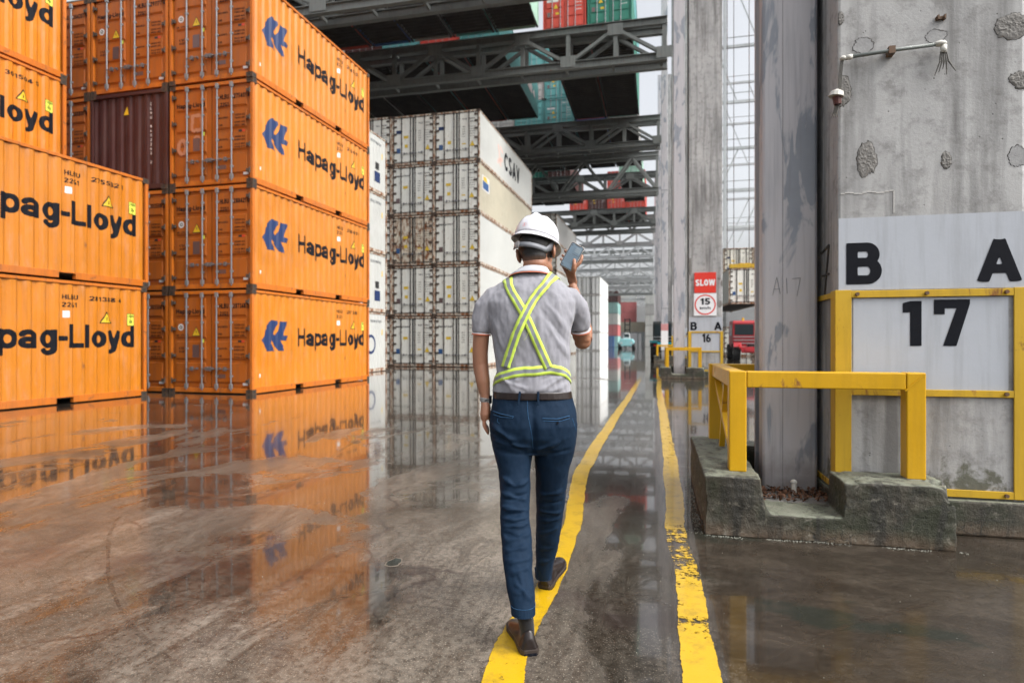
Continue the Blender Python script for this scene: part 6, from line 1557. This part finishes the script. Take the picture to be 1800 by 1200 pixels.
# ---- harness tapes laid on the shirt
bv = BVHTree.FromPolygons([v.co for v in shirt.data.vertices], [p.vertices for p in shirt.data.polygons])
def lay(pu, pv, dirn, start, off):
    hit = bv.ray_cast(start, dirn); return (hit[0] + hit[1] * off) if hit[0] else None
def tape(path, name, width=.045, off=.0035):
    """path of (u,v) points on the back; cast from behind and laid down in three coloured stripes"""
    pts = []
    P2 = [Vector(p) for p in path]
    # smooth resample
    samp = []
    for a, b_ in zip(P2[:-1], P2[1:]):
        k = max(2, int((b_ - a).length / 3)); samp += [a + (b_ - a) * (i / k) for i in range(k)]
    samp.append(P2[-1])
    hw = width / 2 * F / 2.84; cols = (-1, -.41, -.39, .39, .41, 1)
    vs = []; fs = []; mi = []; prev = None
    t0 = (samp[0] - samp[2]).normalized(); ex = []
    # carry on over the shoulder: cast straight down
    p0 = LP(samp[0].x, samp[0].y, 2.84); sg = 1 if t0.x > 0 else -1
    for yo in (.16, .13, .10, .07, .045, .02, .005):
        row = []
        for c_ in cols:
            x_ = p0.x - c_ * width / 2 + t0.x * .05 * (yo + .03) / .1; hit = bv.ray_cast(Vector((x_, p0.y + .06 + yo, 2.2)), Vector((0, 0, -1)))
            row.append(hit[0] + Vector((0, 0, off)) if hit[0] else None)
        if any(r_ is None for r_ in row): continue
        n0 = len(vs); vs += row; prev = row
        if n0:
            for k in range(5): fs.append((n0 - 6 + k, n0 - 6 + k + 1, n0 + k + 1, n0 + k)); mi.append(0 if k in (0, 4, 1, 3) else 1)
    for i, p in enumerate(samp):
        t = (samp[min(i + 2, len(samp) - 1)] - samp[max(i - 2, 0)]).normalized(); nr = Vector((-t.y, t.x)); row = []
        for c_ in cols:
            q = p + nr * hw * c_; o_ = LP(q.x, q.y, 2.6); hit = bv.ray_cast(o_, Vector((0, 1, 0)))
            row.append(hit[0] + Vector((0, -off, 0)) + hit[1] * off * .6 if hit[0] else None)
        if any(r_ is None for r_ in row): continue
        prev = row; n0 = len(vs); vs += row
        if n0:
            for k in range(5): fs.append((n0 - 6 + k, n0 - 6 + k + 1, n0 + k + 1, n0 + k)); mi.append(0 if k in (0, 4, 1, 3) else 1)
    mb = MB()
    for f, m_ in zip(fs, mi): pass
    mb.v = [tuple(v) for v in vs]; mb.f = fs; mb.m = mi
    o = mb.build(name, [M['fluo'], M['reflect']], harn, smooth=True); s_ = o.modifiers.new('t', 'SOLIDIFY'); s_.thickness = .0018; s_.offset = 1
    return o
harn = empty('harness'); harn.parent = man
def radial_tape(name):
    vs = []; fs = []; mi = []; n = 90
    prof_pts = [(-180, 672), (-168, 668), (-150, 661), (-130, 654.5), (-110, 652), (-90, 652), (-70, 650), (-50, 648.5), (-30, 653), (-12, 662), (0, 668), (30, 676), (90, 680), (150, 676), (180, 672)]
    def vv(a):
        for (a0, v0), (a1, v1) in zip(prof_pts[:-1], prof_pts[1:]):
            if a0 <= a <= a1: return v0 + (v1 - v0) * (a - a0) / (a1 - a0)
    cx = LP(936, 650, 2.93)
    for j in range(n + 1):
        a = -180 + 360 * j / n; zc = LP(936, vv(a), 2.84).z
        for c_ in (-1, -.41, -.39, .39, .41, 1):
            dr = Vector((math.cos(R(a)), math.sin(R(a)), 0)); o_ = Vector((cx.x, cx.y, zc + c_ * .0225)); hit = bv.ray_cast(o_ + dr * .4, -dr)
            vs.append((hit[0] if hit[0] else o_ + dr * .14) + dr * .004)
    for j in range(n):
        for k in range(5): fs.append((j*6+k, (j+1)*6+k, (j+1)*6+k+1, j*6+k+1)); mi.append(0 if k != 2 else 1)
    mb = MB(); mb.v = [tuple(v) for v in vs]; mb.f = fs; mb.m = mi; o = mb.build(name, [M['fluo'], M['reflect']], harn, smooth=True); s_ = o.modifiers.new('t', 'SOLIDIFY'); s_.thickness = .0018
radial_tape('waist_tape')
tape([(893, 484.5), (893.5, 491), (899, 505), (909, 522), (922, 545), (933, 568), (945, 595), (956, 620), (970, 651)], 'shoulder_tape')
tape([(969, 484.5), (964, 492), (953, 504), (941, 520), (929, 541), (918, 563), (908, 587), (899, 614), (888, 650)], 'shoulder_tape', off=.0065)
mb = MB(); tp = [LP(925, 574, 2.80), LP(929, 583, 2.795), LP(925, 593, 2.795), LP(921, 598, 2.795)]; mb.tube(tp, .0005, 5); mb.build('loose_thread', M['fluo'], harn)

# ---- trousers
tr_ = MB()
tr_.loft([prow(686, 868, 1003, 2.93, .108, n=36), prow(705, 865, 1008, 2.93, .116, n=36), prow(725, 862, 1013, 2.93, .124, back=-.010, n=36), prow(745, 861, 1015, 2.93, .128, back=-.014, n=36), prow(765, 862, 1014, 2.93, .124, back=-.010, n=36), prow(782, 866, 1011, 2.93, .110, n=36), prow(796, 880, 1000, 2.93, .085, n=36)])
Lr = [(745, 861, 938, 2.93, .115), (770, 864, 937, 2.93, .112), (790, 867, 936.5, 2.925, .104), (827, 876, 933, 2.90, .090), (860, 877.5, 932, 2.87, .083), (892, 879, 931, 2.83, .077), (930, 880.5, 933, 2.78, .074), (967, 882, 935, 2.72, .072), (1005, 886.5, 937, 2.67, .068), (1037, 892, 939, 2.625, .064), (1074, 898.5, 941, 2.585, .062)]
Rr = [(745, 936, 1015, 2.93, .115), (770, 937, 1014, 2.935, .112), (790, 938, 1010, 2.945, .104), (827, 941, 1000, 2.98, .090), (860, 942, 995, 3.02, .083), (892, 943, 991, 3.06, .078), (943, 942, 984, 3.12, .072), (980, 942, 976, 3.17, .066), (1012, 941, 970, 3.20, .062)]
for rows_ in (Lr, Rr): tr_.loft([prow(v, l, r, d, ry, n=28) for v, l, r, d, ry in rows_])
trou = fuse(tr_, 'trousers', M['denim'], .0062, 4, man)
def lp2(v, rows_):
    for a, b_ in zip(rows_[:-1], rows_[1:]):
        if a[0] <= v <= b_[0]: t = (v - a[0]) / (b_[0] - a[0]); return [a[i] + (b_[i] - a[i]) * t for i in range(5)]
lines = []
def crease(rows_, u0, v0, u1, v1, w_, amp):
    a = lp2(v0, rows_); b_ = lp2(v1, rows_); lines.append(((u0, v0, a[3] - a[4] * .93), (u1, v1, b_[3] - b_[4] * .93), w_, amp))
for u0, v0, u1, v1, w_, amp in ((864, 748, 905, 775, .011, .010), (864, 762, 915, 790, .010, -.006), (866, 775, 935, 786, .009, .008), (868, 790, 925, 800, .009, -.005), (880, 838, 905, 855, .009, .008), (905, 855, 931, 845, .009, .008), (879, 868, 925, 880, .008, .009), (882, 880, 931, 868, .008, -.006),
                      (880, 893, 930, 900, .008, .009), (882, 908, 931, 898, .007, -.006), (881, 915, 932, 912, .007, .008), (884, 928, 932, 922, .007, .007), (883, 940, 925, 948, .007, -.005), (886, 955, 934, 940, .008, .006), (886, 972, 930, 962, .008, .006), (890, 990, 936, 985, .008, .005), (895, 1010, 930, 1000, .009, .005), (905, 1025, 938, 1060, .009, .006), (900, 1045, 935, 1040, .008, .004), (912, 1000, 925, 1060, .008, .005)):
    crease(Lr, u0, v0, u1, v1, w_ * .9, amp * 1.5)
for u0, v0, u1, v1, w_, amp in ((940, 790, 985, 775, .010, .007), (945, 800, 1005, 790, .009, -.005), (945, 870, 990, 862, .009, .006), (944, 885, 990, 880, .008, -.005), (944, 897, 988, 900, .008, .006), (945, 915, 986, 910, .008, .005), (945, 940, 982, 925, .009, .005), (944, 965, 975, 960, .009, .004), (942, 990, 973, 980, .009, .004)):
    crease(Rr, u0, v0, u1, v1, w_, amp * 1.4)
folds(trou, lines, .0045, (12, 12, 9), 3)
# crotch seam hollow
for v in trou.data.vertices:
    c = v.co; s0 = LP(937, 745, 2.8)
    if c.z > LP(937, 792, 2.93).z and c.y < 0: v.co.y += .014 * math.exp(-((c.x - s0.x) / .016) ** 2) * max(0, min(1, (LP(0, 702, 2.9).z - c.z) / .12))
trou.data.update()
# cuffs
for rw, va, vb in ((Lr, 1060, 1076), (Rr, 1000, 1013)):
    a = rw[-1]; b_ = rw[-2]
    mb = MB(); mb.loft([prow(vb, a[1] - .3, a[2] + .3, a[3], a[4] + .001, n=30), prow(va, a[1] - 1.0, a[2] - .1, a[3] + .01, a[4] + .0015, n=30)]); mb.build('cuff', M['denim'], trou, smooth=False)
    c_ = MB(); rg = prow(va, a[1] - 1.1, a[2], a[3] + .01, a[4] + .002, n=30); c_.tube(rg + [rg[0]], .0009, 5); c_.build('cuff_stitching', M['denim_seam'], trou, smooth=True)
bt = BVHTree.FromPolygons([v.co for v in trou.data.vertices], [p.vertices for p in trou.data.polygons])
def on_tr(u, v, off=.001):
    hit = bt.ray_cast(LP(u, v, 2.5), (LP(u, v, 3.5) - LP(u, v, 2.5)).normalized()); return hit[0] + Vector((0, -off, 0)) if hit[0] else LP(u, v, 2.8)
def seam(path, r, name, mat='denim_seam'):
    pts = []
    for a, b_ in zip(path[:-1], path[1:]):
        for i in range(8): t = i / 8; pts.append(on_tr(a[0] + (b_[0] - a[0]) * t, a[1] + (b_[1] - a[1]) * t))
    pts.append(on_tr(*path[-1])); mb = MB(); mb.tube(pts, r, 5); mb.build(name, M[mat], trou, smooth=True)
seam([(866.5, 722), (880, 727), (903, 732)], .0018, 'back_pocket'); seam([(867, 728), (882, 733), (902, 734)], .0014, 'back_pocket')
seam([(953, 735), (980, 736), (1001, 730.5)], .0018, 'back_pocket'); seam([(954, 739), (985, 740), (1001, 735)], .0014, 'back_pocket')
seam([(868, 725), (884, 729.5), (902, 733)], .0016, 'pocket_opening', 'ink'); seam([(955, 737), (982, 738), (1000, 733)], .0016, 'pocket_opening', 'ink')
seam([(926.5, 702), (928, 730), (935, 765), (937, 788)], .0013, 'back_seam')
seam([(875, 735), (874, 741), (878, 744)], .0010, 'stitch_mark'); seam([(1006, 735), (1011, 750), (1013, 758)], .0012, 'side_pocket')
mb = MB(); q = on_tr(980, 743, .003); mb.tube([q, q + Vector((0, -.003, 0))], .0055, 12); mb.build('button', M['ink'], trou)
# belt with loops
mb = MB(); mb.loft([prow(699, 866, 1006, 2.93, .119, n=40), prow(698, 865.5, 1006, 2.93, .1205, n=40), prow(688, 866.5, 1004.5, 2.93, .1205, n=40), prow(687, 867, 1004, 2.93, .119, n=40)]); mb.build('belt', M['belt'], man, smooth=False)
for u0, u1 in ((914, 911), (946, 946), (1001, 1003), (868.5, 867)):
    mb = MB(); a = LP(u0, 688, 2.805 if 880 < u0 < 990 else 2.90); b_ = LP(u1, 712, 2.80 if 880 < u0 < 990 else 2.89)
    mb.bar(a, b_, .010, .005, up=(0, 1, 0)); mb.build('belt_loop', M['denim'], trou, bevel=.0015)

# ---- shoes and socks
def shoe(heel, toe, lift, ankle, roll=0.0, sock=True):
    """heel: point under the heel, toe: point under the toe tip"""
    ax = (toe - heel); L = ax.length; f_ = ax.normalized(); up = Vector((0, 0, 1)); rt2 = f_.cross(up).normalized(); up = rt2.cross(f_)
    def q(a, b_, c_): return heel + f_ * (a * L) + rt2 * b_ + up * c_
    grp = empty('shoe'); grp.parent = man
    prof2 = [(-.02, .026, 0), (.02, .037, 0), (.10, .042, 0), (.25, .041, 0), (.42, .041, .002), (.60, .050, .003), (.74, .054, .002), (.88, .045, 0), (.97, .026, 0), (1.01, .012, 0)]
    mb = MB(); rings = []
    for a, w_, o_ in prof2: rings.append([q(a, w_ * s_ + o_, z_) for s_, z_ in ((-1, .004), (-1.04, .014), (-1.02, .026), (1.02, .026), (1.04, .014), (1, .004))])
    mb.loft(rings); s_ = mb.build('sole', M['sole'], grp, bevel=.002)
    hb = MB(); hb.loft([[q(a, w_ * c_[0], c_[1]) for c_ in ((-1, 0), (-1, .012), (1, .012), (1, 0))] for a, w_ in ((-.021, .026), (.02, .0365), (.12, .0415), (.24, .0405))]); hb.build('heel_block', M['ink'], grp)
    up_ = MB(); secs = [(-.012, .028, .026, .070), (.04, .038, .026, .100), (.15, .042, .026, .106), (.28, .041, .026, .098), (.42, .041, .026, .086), (.56, .047, .026, .072), (.70, .050, .026, .060), (.84, .042, .026, .046), (.94, .029, .024, .036), (.99, .014, .022, .026)]
    rings = []
    for a, w_, z0, z1 in secs:
        rr = []
        for j in range(20):
            t = 2 * math.pi * j / 20; x_ = math.cos(t) * w_; z_ = z0 + (z1 - z0) * max(0, math.sin(t)) if math.sin(t) > 0 else z0 - .008 * abs(math.sin(t))
            if math.sin(t) > .3 and a < .35: x_ *= .80
            rr.append(q(a, x_, z_))
        rings.append(rr)
    up_.loft(rings); u_ = fuse(up_, 'upper', M['shoe'], .0035, 5, grp)
    so_ = MB(); so_.tube([q(.17, 0, .045), q(.16, 0, .085), ankle * .5 + q(.15, 0, .105) * .5, ankle], [.030, .030, .034, .038], 18); so_.build('sock', M['sock'], grp, smooth=True)
    return q
a1 = LP(920, 1072, 2.585)
q1 = shoe(LP(932, 1152, HC * F / 552), LP(904, 1096, HC * F / 496), 0, a1)
a2 = LP(956, 1008, 3.20)
hz = LP(957, 1036, HC * F / 436); tz = LP(986, 986, 3.44)
q2 = shoe(hz, tz, 0, a2)
mb = MB()
for k in range(6): mb.tube([LP(916 + k * 3.6, 1080, 2.548 + .002 * abs(k - 2.5) ** 1.6), LP(916.5 + k * 3.6, 1084 + (k % 2) * 2, 2.546 + .002 * abs(k - 2.5) ** 1.6)], .0009, 5)
mb.build('sock_pattern', M['white_trim'], man)

# ---- watch
def wr_ring(v, rr): return [LP(853.3, v, 2.95) + Vector((rr * 1.02 * math.cos(2*math.pi*j/26), rr * 1.12 * math.sin(2*math.pi*j/26), -.004 * math.cos(2*math.pi*j/26))) for j in range(26)]
wt_ = empty('wristwatch'); wt_.parent = man
mb = MB(); mb.loft([wr_ring(706.5, .0262), wr_ring(705.5, .0275), wr_ring(699.5, .0275), wr_ring(698.5, .0262)]); mb.build('watch_band', M['watchband'], wt_, smooth=False)
mb = MB(); c_ = LP(861.5, 702, 2.94); mb.box(c_.x - .004, c_.x + .008, c_.y - .016, c_.y + .018, c_.z - .018, c_.z + .018); mb.build('watch_case', M['ink'], wt_, bevel=.003)
mb = MB()
for k in range(3): c_ = LP(853 + k * 2.4, 703.5 - k * .5, 2.9165); mb.box(c_.x - .0014, c_.x + .0014, c_.y - .002, c_.y + .004, c_.z - .003, c_.z + .003)
mb.build('buckle_slot', M['ink'], wt_)

# ---- phone: its own thing, held in the raised hand
ph = empty('smartphone', (man.matrix_world @ ph_c)); bpy.context.view_layer.update()
mw = Matrix.Rotation(TH, 3, 'Z') @ PM
ph.location = Vector((pw.x, pw.y, 0)) + Matrix.Rotation(TH, 3, 'Z') @ ph_c
ph.rotation_euler = mw.to_euler(); tag(ph, 'smartphone with a lit text page held up in his right hand', 'smartphone')
def rrect(w_, h_, r_, n=6):
    pts = []
    for cx, cy, a0 in ((w_ - r_, h_ - r_, 0), (-w_ + r_, h_ - r_, 90), (-w_ + r_, -h_ + r_, 180), (w_ - r_, -h_ + r_, 270)):
        for k in range(n + 1): a = R(a0 + 90 * k / n); pts.append((cx + r_ * math.cos(a), cy + r_ * math.sin(a)))
    return pts
mb = MB(); mb.prism(rrect(.0372, .0735, .010), 'z', -.0042, .0030); mb.build('case', M['phoneedge'], ph, bevel=.001)
mb = MB(); mb.prism(rrect(.0362, .0725, .0095), 'z', .0030, .0038); mb.build('bezel', M['phone'], ph)
def screen_mat():
    m, n, b = new_mat('phone_screen'); b.inputs['Base Color'].default_value = (.03,.045,.06,1); b.inputs['Roughness'].default_value = .28
    b.inputs['Emission Color'].default_value = (.30,.42,.52,1); b.inputs['Emission Strength'].default_value = .17; b.inputs['Specular IOR Level'].default_value = .2; return m
M['screen'] = screen_mat()
M['screenline'] = plain('screen_text_line', (.012,.02,.035), .5); M['screenpale'] = plain('screen_pale_block', (.10,.14,.17), .5)
mb = MB(); mb.add([(x, y, .0041) for x, y in rrect(.0318, .0675, .007)], [tuple(range(28))]); mb.build('screen', M['screen'], ph)
mb = MB(); mb.box(-.014, .014, .064, .0705, .0040, .0046, 0)
for k in range(9): mb.box(-.028 + (.016 if k < 4 else 0), .028 - .004 * (k % 3), .045 - k * .0105, .0465 - k * .0105, .0043, .0046, 1)
mb.box(-.005, .030, .012, .0145, .0043, .0047, 0); mb.box(-.029, -.023, .054, .058, .0043, .0047, 0)
mb.box(-.002, .028, .028, .056, .00425, .0044, 2); mb.box(-.029, -.022, -.062, -.056, .0043, .0047, 0); mb.build('screen_text', [M['phone'], M['screenline'], M['screenpale']], ph)
# ------------------------------------------------------------------ thin haze volume added to brighten the far yard like glow
hz = MB(); hz.box(-420, 420, -25, 1450, -1.0, 52)
hm = bpy.data.materials.new('far_glow_haze'); hm.use_nodes = True; hn = hm.node_tree; hn.nodes.clear()
ho = hn.nodes.new('ShaderNodeOutputMaterial'); hv = hn.nodes.new('ShaderNodeVolumePrincipled')
hv.inputs['Color'].default_value = (.93, .95, .97, 1); hv.inputs['Density'].default_value = .00016; hv.inputs['Anisotropy'].default_value = .2
hn.links.new(hv.outputs[0], ho.inputs['Volume'])
tag(hz.build('haze', hm), kind='stuff')
sc.cycles.volume_bounces = 0
